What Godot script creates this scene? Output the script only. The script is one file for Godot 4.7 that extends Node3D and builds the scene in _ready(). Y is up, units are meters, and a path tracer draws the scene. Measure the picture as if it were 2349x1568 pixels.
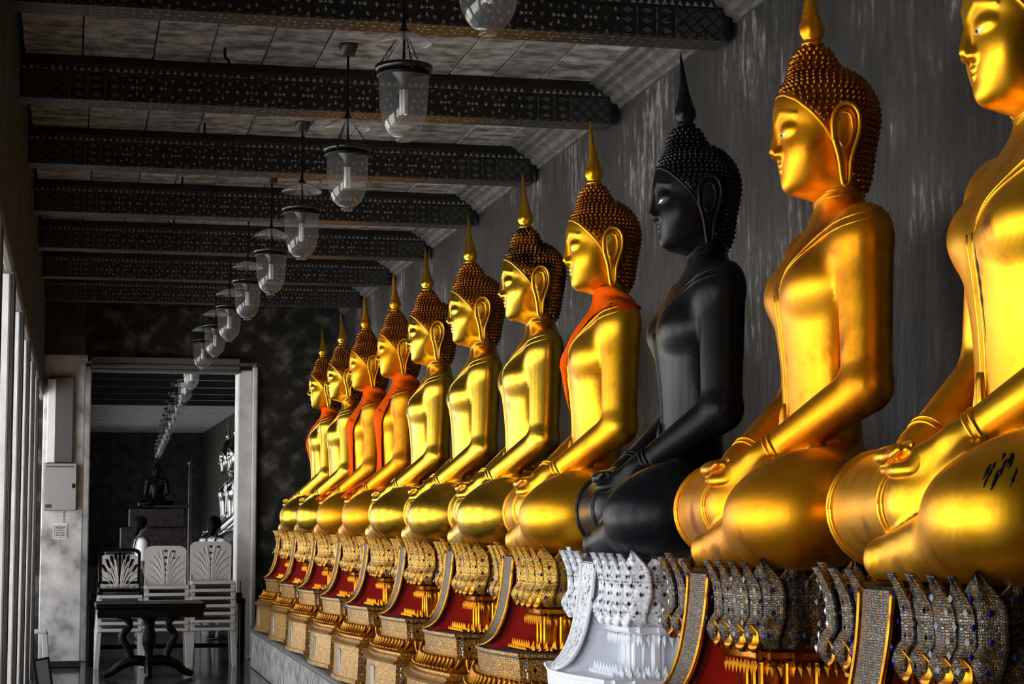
extends Node3D
# A temple gallery: a row of seated gilded statues on ornate bases along the right wall.
# World: x to the right (statue wall at 3.04), y up, the gallery runs along -z. Statues face -x.

const CEIL := 4.09
const END_Z := -22.3
const WALL_X := 3.04
const LEFT_X := -0.32
const SOFFIT := 2.95

var M := {}
var taken := {}
var mesh_cache := {}
var torso_tab := PackedFloat32Array()

func _ready():
	# ------------------------------------------------ camera, sky, sun, exposure
	var cam := Camera3D.new()
	cam.name = "camera"
	cam.fov = 19.984
	cam.near = 0.05
	cam.far = 300.0
	cam.position = Vector3(0, 1.6, 0)
	cam.rotation_order = EULER_ORDER_YXZ
	cam.rotation_degrees = Vector3(5.149, -12.732, 0)
	add_child(cam)
	cam.current = true
	var env := Environment.new()
	env.background_mode = Environment.BG_SKY
	var sm := ProceduralSkyMaterial.new()
	sm.sky_top_color = Color(0.80, 0.81, 0.83)
	sm.sky_horizon_color = Color(0.95, 0.95, 0.95)
	sm.ground_bottom_color = Color(0.6, 0.6, 0.6)
	sm.ground_horizon_color = Color(0.9, 0.9, 0.9)
	sm.energy_multiplier = 2.0
	sm.sun_angle_max = 0.0
	var sky := Sky.new()
	sky.sky_material = sm
	env.sky = sky
	env.ambient_light_source = Environment.AMBIENT_SOURCE_SKY
	env.tonemap_mode = Environment.TONE_MAPPER_LINEAR
	env.tonemap_exposure = 1.95
	env.sdfgi_enabled = true
	env.ssao_enabled = true
	env.ssil_enabled = true
	var we := WorldEnvironment.new()
	we.name = "world_environment"
	we.environment = env
	add_child(we)
	var sun := DirectionalLight3D.new()
	sun.name = "sun"
	sun.light_energy = 7.0
	sun.light_color = Color(1.0, 0.98, 0.95)
	sun.light_angular_distance = 0.6
	sun.shadow_enabled = true
	sun.look_at_from_position(Vector3(9, 26, 12), Vector3.ZERO, Vector3.UP)
	add_child(sun)
	make_materials()
	build_torso_table()
	print("t materials ", Time.get_ticks_msec())
	build_shell()
	build_exterior()
	build_beams()
	print("t shell ", Time.get_ticks_msec())
	build_statue_meshes()
	print("t statue meshes ", Time.get_ticks_msec())
	build_row()
	print("t row ", Time.get_ticks_msec())
	build_lamps()
	build_end_wall()
	build_furniture()
	build_people()
	build_second_gallery()
	print("t done ", Time.get_ticks_msec())

# ------------------------------------------------------------------ naming
func numbered(n: String) -> String:
	if not taken.has(n):
		taken[n] = 0
		return n
	taken[n] += 1
	return "%s_%03d" % [n, taken[n]]

func thing(called: String, label: String, category: String, at := Vector3.ZERO, turn := 0.0, group := "") -> Node3D:
	var o := Node3D.new()
	o.name = numbered(called)
	o.position = at
	o.rotation.y = turn
	o.set_meta("label", label)
	o.set_meta("category", category)
	if group != "":
		o.set_meta("group", group)
	add_child(o)
	return o

func part(called: String, mesh: Mesh, m: Material, parent: Node3D, at := Vector3.ZERO, basis := Basis()) -> MeshInstance3D:
	var o := MeshInstance3D.new()
	o.name = called
	o.mesh = mesh
	o.material_override = m
	o.transform = Transform3D(basis, at)
	parent.add_child(o, true)
	return o

func single(called: String, mesh: Mesh, m: Material, label: String, category: String, at := Vector3.ZERO, group := "", basis := Basis()) -> MeshInstance3D:
	var o := MeshInstance3D.new()
	o.name = numbered(called)
	o.mesh = mesh
	o.material_override = m
	o.transform = Transform3D(basis, at)
	o.set_meta("label", label)
	o.set_meta("category", category)
	if group != "":
		o.set_meta("group", group)
	add_child(o)
	return o

func struct(called: String, mesh: Mesh, m: Material, label: String, category: String, at := Vector3.ZERO) -> MeshInstance3D:
	var o := single(called, mesh, m, label, category, at)
	o.set_meta("kind", "structure")
	return o

func struct_node(called: String, label: String, category: String, at := Vector3.ZERO) -> Node3D:
	var o := thing(called, label, category, at)
	o.set_meta("kind", "structure")
	return o

# ------------------------------------------------------------------ mesh tools
func new_st(flat := true) -> SurfaceTool:
	var st := SurfaceTool.new()
	st.begin(Mesh.PRIMITIVE_TRIANGLES)
	st.set_smooth_group(-1 if flat else 0)
	return st

func done(st: SurfaceTool) -> ArrayMesh:
	st.generate_normals()
	return st.commit()

func quad(st: SurfaceTool, a: Vector3, b: Vector3, c: Vector3, d: Vector3):
	# a b c d counterclockwise seen from outside
	st.add_vertex(a); st.add_vertex(c); st.add_vertex(b)
	st.add_vertex(a); st.add_vertex(d); st.add_vertex(c)

func tri(st: SurfaceTool, a: Vector3, b: Vector3, c: Vector3):
	st.add_vertex(a); st.add_vertex(c); st.add_vertex(b)

# box with chamfered edges, centre c, size s, turned by basis b
func box(st: SurfaceTool, c: Vector3, s: Vector3, bev := 0.004, b := Basis()):
	var h := s * 0.5
	var e: float = min(bev, min(h.x, min(h.y, h.z)) * 0.49)
	var i := h - Vector3(e, e, e)
	st.set_smooth_group(-1)
	for ax in 3:
		for sg in [-1.0, 1.0]:
			var n := Vector3.ZERO
			n[ax] = sg
			var u := Vector3.ZERO
			u[(ax + 1) % 3] = 1.0
			var v := n.cross(u)
			var p0: Vector3 = n * h[ax]
			var uu: Vector3 = u * (u.abs() * i).dot(Vector3.ONE)
			var vv: Vector3 = v * (v.abs() * i).dot(Vector3.ONE)
			quad(st, c + b * (p0 - uu - vv), c + b * (p0 + uu - vv), c + b * (p0 + uu + vv), c + b * (p0 - uu + vv))
	# edge chamfers
	for ax in 3:
		var a1 := (ax + 1) % 3
		var a2 := (ax + 2) % 3
		for s1 in [-1.0, 1.0]:
			for s2 in [-1.0, 1.0]:
				var p := Vector3.ZERO
				p[a1] = s1 * h[a1]
				p[a2] = s2 * i[a2]
				var q := Vector3.ZERO
				q[a1] = s1 * i[a1]
				q[a2] = s2 * h[a2]
				var d := Vector3.ZERO
				d[ax] = i[ax]
				if s1 * s2 > 0:
					quad(st, c + b * (p - d), c + b * (q - d) , c + b * (q + d), c + b * (p + d)) if false else quad(st, c + b * (q - d), c + b * (q + d), c + b * (p + d), c + b * (p - d))
				else:
					quad(st, c + b * (p - d), c + b * (p + d), c + b * (q + d), c + b * (q - d))
	# corners
	for sx in [-1.0, 1.0]:
		for sy in [-1.0, 1.0]:
			for sz in [-1.0, 1.0]:
				var A := Vector3(sx * h.x, sy * i.y, sz * i.z)
				var B := Vector3(sx * i.x, sy * h.y, sz * i.z)
				var C := Vector3(sx * i.x, sy * i.y, sz * h.z)
				if sx * sy * sz > 0:
					tri(st, c + b * A, c + b * B, c + b * C)
				else:
					tri(st, c + b * A, c + b * C, c + b * B)

func box_mesh(s: Vector3, bev := 0.004) -> ArrayMesh:
	var key := "box%s%s" % [s, bev]
	if not mesh_cache.has(key):
		var st := new_st()
		box(st, Vector3.ZERO, s, bev)
		mesh_cache[key] = done(st)
	return mesh_cache[key]

# grid of points rows[i][j]; outside is to the left of i when walking along j
func grid(st: SurfaceTool, rows: Array, close_j := false, flip := false, with_uv := false):
	var n := rows.size()
	for i in n - 1:
		var r0: PackedVector3Array = rows[i]
		var r1: PackedVector3Array = rows[i + 1]
		var m := r0.size()
		for j in (m if close_j else m - 1):
			var k := (j + 1) % m
			if with_uv:
				var u0 := float(j) / (m - 1)
				var u1 := float(j + 1) / (m - 1)
				var v0 := float(i) / (n - 1)
				var v1 := float(i + 1) / (n - 1)
				var ps := [r0[j], r0[k], r1[k], r1[j]]
				var us := [Vector2(u0, v0), Vector2(u1, v0), Vector2(u1, v1), Vector2(u0, v1)]
				var od := [0, 1, 2, 0, 2, 3] if flip else [0, 2, 1, 0, 3, 2]
				for q in od:
					st.set_uv(us[q])
					st.add_vertex(ps[q])
			elif flip:
				quad(st, r0[k], r0[j], r1[j], r1[k])
			else:
				quad(st, r0[j], r0[k], r1[k], r1[j])

# profile of (radius, y) from bottom to top, about the y axis
func lathe(st: SurfaceTool, prof: Array, segs := 20, c := Vector3.ZERO):
	var rows := []
	for p in prof:
		var r := PackedVector3Array()
		for j in segs:
			var a := -TAU * j / segs
			r.append(c + Vector3(cos(a) * p[0], p[1], sin(a) * p[0]))
		rows.append(r)
	grid(st, rows, true)

func tube(st: SurfaceTool, pts: Array, rad, sides := 8, cap := true):
	var n := pts.size()
	var rows := []
	var up := Vector3(0.123, 0.98, 0.31).normalized()
	var u := Vector3.ZERO
	for i in n:
		var t: Vector3
		if i == 0:
			t = (pts[1] - pts[0]).normalized()
		elif i == n - 1:
			t = (pts[n - 1] - pts[n - 2]).normalized()
		else:
			t = (pts[i + 1] - pts[i - 1]).normalized()
		if u == Vector3.ZERO:
			u = t.cross(up)
			if u.length() < 0.1:
				u = t.cross(Vector3.RIGHT)
			u = u.normalized()
		else:
			u = (u - t * u.dot(t)).normalized()
		var v := t.cross(u)
		var r: float = rad[i] if rad is Array else rad
		var row := PackedVector3Array()
		for j in sides:
			var a := TAU * j / sides
			row.append(pts[i] + (u * cos(a) + v * sin(a)) * r)
		rows.append(row)
	grid(st, rows, true)
	if cap:
		for e in [0, n - 1]:
			for j in sides:
				var r: PackedVector3Array = rows[e]
				if e == 0:
					tri(st, pts[e], r[(j + 1) % sides], r[j])
				else:
					tri(st, pts[e], r[j], r[(j + 1) % sides])

# extrude a polygon (x,y list, counterclockwise) along z from z0 to z1
func prism(st: SurfaceTool, poly: PackedVector2Array, z0: float, z1: float, b := Basis(), o := Vector3.ZERO):
	if Geometry2D.is_polygon_clockwise(poly):
		poly.reverse()
	var n := poly.size()
	for i in n:
		var p := poly[i]
		var q := poly[(i + 1) % n]
		quad(st, o + b * Vector3(p.x, p.y, z1), o + b * Vector3(p.x, p.y, z0), o + b * Vector3(q.x, q.y, z0), o + b * Vector3(q.x, q.y, z1))
	var ix := Geometry2D.triangulate_polygon(poly)
	for i in range(0, ix.size(), 3):
		var a := poly[ix[i]]
		var c := poly[ix[i + 1]]
		var d := poly[ix[i + 2]]
		if (c - a).cross(d - a) < 0:
			var s := c
			c = d
			d = s
		tri(st, o + b * Vector3(a.x, a.y, z1), o + b * Vector3(c.x, c.y, z1), o + b * Vector3(d.x, d.y, z1))
		tri(st, o + b * Vector3(a.x, a.y, z0), o + b * Vector3(d.x, d.y, z0), o + b * Vector3(c.x, c.y, z0))

func curve(pts: Array, n: int) -> Array:
	# Catmull-Rom through the points
	var out := []
	var m := pts.size()
	for i in n:
		var t := float(i) / (n - 1) * (m - 1)
		var k: int = min(int(t), m - 2)
		var w := t - k
		var a: Vector3 = pts[max(k - 1, 0)]
		var d: Vector3 = pts[min(k + 2, m - 1)]
		var b: Vector3 = pts[k]
		var c: Vector3 = pts[k + 1]
		out.append(b.cubic_interpolate(c, a, d, w))
	return out

# ------------------------------------------------------------------ materials
func noise(seed_: int, freq: float, oct := 4) -> FastNoiseLite:
	var n := FastNoiseLite.new()
	n.seed = seed_
	n.frequency = freq
	n.noise_type = FastNoiseLite.TYPE_SIMPLEX_SMOOTH
	n.fractal_type = FastNoiseLite.FRACTAL_FBM
	n.fractal_octaves = oct
	return n

func noise_bytes(seed_: int, freq: float, w: int, h: int, oct := 4, sx := 1, sy := 1) -> PackedByteArray:
	var im := noise(seed_, freq, oct).get_seamless_image(w / sx, h / sy)
	im.convert(Image.FORMAT_L8)
	if sx > 1 or sy > 1:
		im.resize(w, h, Image.INTERPOLATE_CUBIC)
	return im.get_data()

func lut(stops: Array) -> PackedByteArray:
	var out := PackedByteArray()
	for i in 256:
		var t := i / 255.0
		var c: Color = stops[stops.size() - 1][1]
		for k in stops.size() - 1:
			if t <= stops[k + 1][0]:
				var w: float = clamp((t - stops[k][0]) / max(stops[k + 1][0] - stops[k][0], 0.0001), 0.0, 1.0)
				c = (stops[k][1] as Color).lerp(stops[k + 1][1], w)
				break
		out.append(int(clamp(c.r, 0, 1) * 255))
		out.append(int(clamp(c.g, 0, 1) * 255))
		out.append(int(clamp(c.b, 0, 1) * 255))
	return out

func tex_from(bytes: PackedByteArray, w: int, h: int, stops: Array) -> ImageTexture:
	var l := lut(stops)
	var out := PackedByteArray()
	out.resize(w * h * 3)
	var j := 0
	for i in w * h:
		var b := bytes[i] * 3
		out[j] = l[b]
		out[j + 1] = l[b + 1]
		out[j + 2] = l[b + 2]
		j += 3
	return ImageTexture.create_from_image(Image.create_from_data(w, h, false, Image.FORMAT_RGB8, out))

func mix_bytes(a: PackedByteArray, wa: float, b: PackedByteArray, wb: float) -> PackedByteArray:
	var out := PackedByteArray()
	out.resize(a.size())
	for i in a.size():
		out[i] = clampi(int(a[i] * wa + b[i] * wb), 0, 255)
	return out

func bump_from(bytes: PackedByteArray, w: int, h: int, strength: float) -> ImageTexture:
	var im := Image.create_from_data(w, h, false, Image.FORMAT_L8, bytes)
	im.convert(Image.FORMAT_RGBA8)
	im.bump_map_to_normal_map(strength)
	return ImageTexture.create_from_image(im)

func mat(c: Color, rough := 0.6, metal := 0.0) -> StandardMaterial3D:
	var m := StandardMaterial3D.new()
	m.albedo_color = c
	m.roughness = rough
	m.metallic = metal
	return m

func tri_mat(tex: Texture2D, scale: float, rough: float, metal := 0.0, world := false, nrm: Texture2D = null, nscale := 1.0) -> StandardMaterial3D:
	var m := mat(Color.WHITE, rough, metal)
	m.albedo_texture = tex
	m.uv1_triplanar = true
	m.uv1_world_triplanar = world
	m.uv1_scale = Vector3(scale, scale, scale)
	if nrm:
		m.normal_enabled = true
		m.normal_texture = nrm
		m.normal_scale = nscale
	return m

func g(v: float) -> Color:
	return Color(v, v, v)

func mosaic_tex(seed_: int, n: int, cols: Array, joint: Color) -> Array:
	# small glass tesserae, jittered cells
	var w := 256
	var rng := RandomNumberGenerator.new()
	rng.seed = seed_
	var px := PackedFloat32Array()
	var py := PackedFloat32Array()
	var pc := []
	for i in n * n:
		px.append(rng.randf_range(0.15, 0.85))
		py.append(rng.randf_range(0.15, 0.85))
		pc.append((cols[rng.randi() % cols.size()] as Color) * rng.randf_range(0.8, 1.1))
	var out := PackedByteArray()
	out.resize(w * w * 3)
	var hb := PackedByteArray()
	hb.resize(w * w)
	var s := float(n) / w
	var j := 0
	for y in w:
		for x in w:
			var fx := x * s
			var fy := y * s
			var cx := int(fx)
			var cy := int(fy)
			var d1 := 9.0
			var d2 := 9.0
			var id := 0
			for oy in [-1, 0, 1]:
				var yy: int = cy + oy
				var wy := posmod(yy, n) * n
				for ox in [-1, 0, 1]:
					var xx: int = cx + ox
					var k := wy + posmod(xx, n)
					var dx := xx + px[k] - fx
					var dy := (yy + py[k] - fy)
					var d := dx * dx + dy * dy
					if d < d1:
						d2 = d1
						d1 = d
						id = k
					elif d < d2:
						d2 = d
			var e := sqrt(d2) - sqrt(d1)
			var c: Color = pc[id] if e > 0.14 else joint
			out[j] = int(clamp(c.r, 0, 1) * 255)
			out[j + 1] = int(clamp(c.g, 0, 1) * 255)
			out[j + 2] = int(clamp(c.b, 0, 1) * 255)
			hb[y * w + x] = int(clamp(e * 3.0, 0, 1) * 200) + (id * 37) % 50
			j += 3
	return [ImageTexture.create_from_image(Image.create_from_data(w, w, false, Image.FORMAT_RGB8, out)), bump_from(hb, w, w, 3.0)]

func make_materials():
	var nb := noise_bytes(3, 0.012, 256, 256, 5)
	var nfine := noise_bytes(8, 0.05, 256, 256, 3)
	var nn := bump_from(noise_bytes(5, 0.02, 256, 256, 2), 256, 256, 1.2)
	var patina := mix_bytes(nb, 0.8, nfine, 0.2)
	# gilding: worn, with darker lacquer showing through in patches
	M.gold = tri_mat(tex_from(patina, 256, 256, [[0.0, Color(0.36, 0.20, 0.05)], [0.16, Color(0.72, 0.43, 0.07)], [0.32, Color(0.94, 0.67, 0.12)], [1.0, Color(1.0, 0.77, 0.20)]]), 1.1, 0.38, 1.0, false, nn, 0.12)
	M.gold_pale = tri_mat(tex_from(patina, 256, 256, [[0.0, Color(0.42, 0.27, 0.06)], [0.16, Color(0.74, 0.52, 0.12)], [0.32, Color(0.93, 0.72, 0.20)], [1.0, Color(1.0, 0.80, 0.28)]]), 1.3, 0.28, 1.0, false, nn, 0.10)
	M.gold_orange = tri_mat(tex_from(patina, 256, 256, [[0.0, Color(0.30, 0.16, 0.05)], [0.18, Color(0.62, 0.34, 0.06)], [0.36, Color(0.91, 0.60, 0.10)], [1.0, Color(0.99, 0.73, 0.16)]]), 0.9, 0.42, 1.0, false, nn, 0.12)
	M.hair_gold = tri_mat(tex_from(patina, 256, 256, [[0.0, Color(0.20, 0.12, 0.05)], [0.4, Color(0.62, 0.36, 0.06)], [1.0, Color(0.88, 0.55, 0.09)]]), 1.2, 0.36, 1.0)
	M.hair_patch = tri_mat(tex_from(patina, 256, 256, [[0.0, Color(0.03, 0.03, 0.025)], [0.44, Color(0.05, 0.05, 0.04)], [0.52, Color(0.62, 0.38, 0.07)], [1.0, Color(0.90, 0.60, 0.11)]]), 2.4, 0.36, 0.9)
	M.black = tri_mat(tex_from(patina, 256, 256, [[0.0, Color(0.04, 0.043, 0.048)], [0.6, Color(0.065, 0.07, 0.085)], [1.0, Color(0.13, 0.145, 0.18)]]), 1.0, 0.33, 0.0, false, nn, 0.12)
	M.black.metallic_specular = 0.28
	M.black_hair = mat(Color(0.03, 0.031, 0.034), 0.3)
	M.black_hair.metallic_specular = 0.35
	M.eye_white = mat(Color(0.88, 0.88, 0.86), 0.25)
	M.eye_dark = mat(Color(0.02, 0.02, 0.02), 0.15)
	M.lip_red = mat(Color(0.35, 0.05, 0.02), 0.6)
	M.robe = mat(Color(0.93, 0.37, 0.02), 0.75)
	M.robe.metallic_specular = 0.12
	# bases
	var ms := mosaic_tex(11, 26, [Color(0.92, 0.68, 0.20), Color(0.97, 0.77, 0.32), Color(0.76, 0.52, 0.14), Color(0.90, 0.80, 0.52), Color(0.60, 0.42, 0.14), Color(0.50, 0.48, 0.36), Color(0.90, 0.64, 0.15)], Color(0.36, 0.23, 0.06))
	var mp := mosaic_tex(19, 22, [Color(0.95, 0.70, 0.18), Color(0.88, 0.60, 0.12), Color(1.0, 0.82, 0.36), Color(0.70, 0.45, 0.08), Color(0.94, 0.72, 0.20), Color(0.45, 0.46, 0.36), Color(0.92, 0.82, 0.56)], Color(0.48, 0.30, 0.08))
	M.mosaic_petal = tri_mat(mp[0], 9.0, 0.24, 0.9, false, mp[1], 1.0)
	M.mosaic_gold = tri_mat(ms[0], 4.6, 0.32, 0.75, false, ms[1], 0.7)
	var mg := mosaic_tex(23, 24, [Color(0.32, 0.32, 0.31), Color(0.52, 0.52, 0.51), Color(0.24, 0.23, 0.22), Color(0.55, 0.50, 0.40), Color(0.50, 0.36, 0.15), Color(0.28, 0.31, 0.36), Color(0.62, 0.44, 0.16)], Color(0.14, 0.10, 0.05))
	M.mosaic_grey = tri_mat(mg[0], 6.0, 0.30, 0.55, false, mg[1], 0.8)
	var mw := mosaic_tex(31, 18, [Color(0.92, 0.94, 0.97), Color(0.94, 0.95, 0.98), Color(0.90, 0.92, 0.96), Color(0.93, 0.94, 0.97), Color(0.92, 0.93, 0.96), Color(0.91, 0.92, 0.96), Color(0.16, 0.16, 0.18)], Color(0.90, 0.92, 0.96))
	M.mosaic_white = tri_mat(mw[0], 4.6, 0.7, 0.0, false, mw[1], 0.7)
	M.base_white = mat(Color(0.93, 0.95, 0.98), 0.7)
	M.base_gold = tri_mat(tex_from(patina, 256, 256, [[0.0, Color(0.28, 0.16, 0.04)], [0.35, Color(0.74, 0.47, 0.08)], [1.0, Color(0.97, 0.70, 0.16)]]), 3.0, 0.30, 1.0, false, nn, 0.4)
	M.base_red = mat(Color(0.72, 0.04, 0.03), 0.6)
	M.base_top = tri_mat(tex_from(patina, 256, 256, [[0.0, g(0.17)], [1.0, Color(0.36, 0.34, 0.31)]]), 2.0, 0.75)
	M.base_groove = mat(Color(0.05, 0.05, 0.05), 0.5)
	M.pale_panel = mat(Color(0.62, 0.62, 0.60), 0.2, 0.3)
	M.gems = []
	for c in [Color(0.02, 0.22, 0.10), Color(0.05, 0.10, 0.45), Color(0.55, 0.03, 0.04), Color(0.05, 0.05, 0.07), Color(0.10, 0.35, 0.60), Color(0.85, 0.87, 0.9)]:
		var m := mat(c, 0.06, 0.35)
		M.gems.append(m)
	# room
	var nw := 1024
	var nh := 512
	var wall_a := noise_bytes(41, 0.006, nw, nh, 5)
	var wall_s := noise_bytes(43, 0.11, nw, nh, 4, 1, 5)
	var wall_f := noise_bytes(47, 0.22, nw, nh, 3, 1, 2)
	var wb := mix_bytes(wall_a, 0.42, mix_bytes(wall_s, 0.62, wall_f, 0.38), 0.58)
	var wt := tex_from(wb, nw, nh, [[0.0, g(0.05)], [0.34, g(0.12)], [0.50, Color(0.17, 0.17, 0.175)], [0.60, g(0.22)], [0.66, g(0.32)], [0.685, g(0.42)], [0.70, Color(0.56, 0.45, 0.38)], [0.715, g(0.48)], [1.0, g(0.74)]])
	M.wall = mat(Color.WHITE, 0.55)
	M.wall.albedo_texture = wt
	M.wall.normal_enabled = true
	M.wall.normal_texture = bump_from(wb, nw, nh, 2.0)
	M.wall.normal_scale = 0.5
	var ew := noise_bytes(53, 0.016, 512, 512, 5)
	M.wall_end = tri_mat(tex_from(ew, 512, 512, [[0.0, g(0.05)], [0.40, g(0.09)], [0.52, g(0.15)], [0.68, g(0.26)], [0.85, g(0.36)], [1.0, g(0.46)]]), 0.42, 0.8, 0.0, true)
	var cb := mix_bytes(noise_bytes(61, 0.03, 512, 512, 5, 1, 1), 0.55, noise_bytes(67, 0.03, 512, 512, 4, 6, 1), 0.45)
	var ct := tex_from(cb, 512, 512, [[0.0, g(0.20)], [0.30, g(0.40)], [0.5, g(0.60)], [0.7, g(0.74)], [1.0, g(0.88)]])
	M.planks = []
	for k in 3:
		var m := tri_mat(ct, 0.45, 0.75, 0.0, true)
		m.uv1_offset = Vector3(k * 0.37, 0, k * 0.21)
		m.albedo_color = g([1.0, 0.86, 0.93][k])
		M.planks.append(m)
	M.plank_gap = mat(g(0.25), 0.9)
	M.cornice = tri_mat(tex_from(nb, 256, 256, [[0.0, g(0.22)], [1.0, g(0.46)]]), 1.7, 0.75, 0.0, true)
	M.dark_wood = mat(Color(0.055, 0.053, 0.05), 0.45)
	M.left_wall = tri_mat(tex_from(nb, 256, 256, [[0.0, g(0.10)], [1.0, g(0.26)]]), 0.5, 0.85, 0.0, true)
	var pl := noise_bytes(71, 0.02, 256, 256, 5)
	M.white_plaster = tri_mat(tex_from(pl, 256, 256, [[0.0, g(0.76)], [0.4, g(0.86)], [1.0, g(0.92)]]), 0.7, 0.75, 0.0, true)
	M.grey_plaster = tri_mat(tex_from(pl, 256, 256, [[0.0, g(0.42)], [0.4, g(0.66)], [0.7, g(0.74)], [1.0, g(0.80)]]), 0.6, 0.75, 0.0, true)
	M.moulding = mat(g(0.36), 0.7)
	var stt := noise_bytes(73, 0.03, 256, 256, 5)
	M.stone = tri_mat(tex_from(mix_bytes(stt, 0.7, noise_bytes(74, 0.05, 256, 256, 3, 1, 8), 0.3), 256, 256, [[0.0, g(0.30)], [0.4, g(0.52)], [0.65, g(0.66)], [1.0, g(0.80)]]), 0.8, 0.7, 0.0, true)
	M.stone_dark = tri_mat(tex_from(stt, 256, 256, [[0.0, Color(0.13, 0.11, 0.11)], [1.0, Color(0.32, 0.29, 0.29)]]), 0.8, 0.5, 0.0, true)
	M.stone_cap = tri_mat(tex_from(stt, 256, 256, [[0.0, g(0.22)], [1.0, g(0.42)]]), 0.8, 0.5, 0.0, true)
	M.floor = tri_mat(tex_from(stt, 256, 256, [[0.0, g(0.16)], [1.0, g(0.30)]]), 0.5, 0.10, 0.0, true)
	M.pavement = tri_mat(tex_from(stt, 256, 256, [[0.0, g(0.62)], [1.0, g(0.80)]]), 0.5, 0.85, 0.0, true)
	M.roof = mat(g(0.35), 0.8)
	# lamps and small things
	M.glass = mat(Color(0.72, 0.74, 0.75, 0.11), 0.02)
	M.glass.transparency = BaseMaterial3D.TRANSPARENCY_ALPHA
	M.glass.metallic_specular = 0.9
	M.glass_cover = mat(Color(0.75, 0.76, 0.76, 0.35), 0.10)
	M.glass_cover.transparency = BaseMaterial3D.TRANSPARENCY_ALPHA
	M.iron = mat(g(0.06), 0.4, 0.6)
	M.rim_metal = mat(g(0.30), 0.28, 0.9)
	M.cup = mat(g(0.20), 0.35)
	M.bulb = mat(g(0.92), 0.3)
	M.plastic_white = mat(g(0.72), 0.35)
	M.plastic_dark = mat(g(0.035), 0.12)
	M.table_wood = mat(g(0.02), 0.4)
	M.table_wood.metallic_specular = 0.25

	M.box_grey = mat(g(0.56), 0.4)
	M.box_edge = mat(g(0.28), 0.5)
	M.paper = mat(g(0.80), 0.8)
	M.ink = mat(g(0.22), 0.8)
	M.panel_white = mat(g(0.86), 0.5)
	M.skin = mat(Color(0.34, 0.33, 0.325), 0.5)
	M.hair = mat(g(0.02), 0.55)
	M.hair.metallic_specular = 0.2
	M.shirt = mat(g(0.88), 0.75)
	M.cloth_dark = mat(g(0.06), 0.8)
	M.silver = mat(g(0.72), 0.25, 1.0)
	M.dark_metal = mat(g(0.10), 0.28, 0.7)

# ------------------------------------------------------------------ room shell
func wall_mesh(z0: float, z1: float, y0: float, y1: float, x: float) -> ArrayMesh:
	# the statue wall: one textured face and a thick body behind it
	var st := new_st()
	var pts := [Vector3(x, y0, z0), Vector3(x, y0, z1), Vector3(x, y1, z1), Vector3(x, y1, z0)]
	var us := []
	for p in pts:
		us.append(Vector2(-p.z / 8.4, (y1 - p.y) / 4.2))
	# outward is -x
	for q in ([0, 1, 2, 0, 2, 3] if z0 < z1 else [0, 2, 1, 0, 3, 2]):
		st.set_uv(us[q])
		st.add_vertex(pts[q])
	var h := 0.3
	box(st, Vector3(x + 0.01 + h / 2, (y0 + y1) / 2, (z0 + z1) / 2), Vector3(h, y1 - y0, abs(z1 - z0)), 0.0)
	st.generate_normals()
	st.generate_tangents()
	return st.commit()

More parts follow.
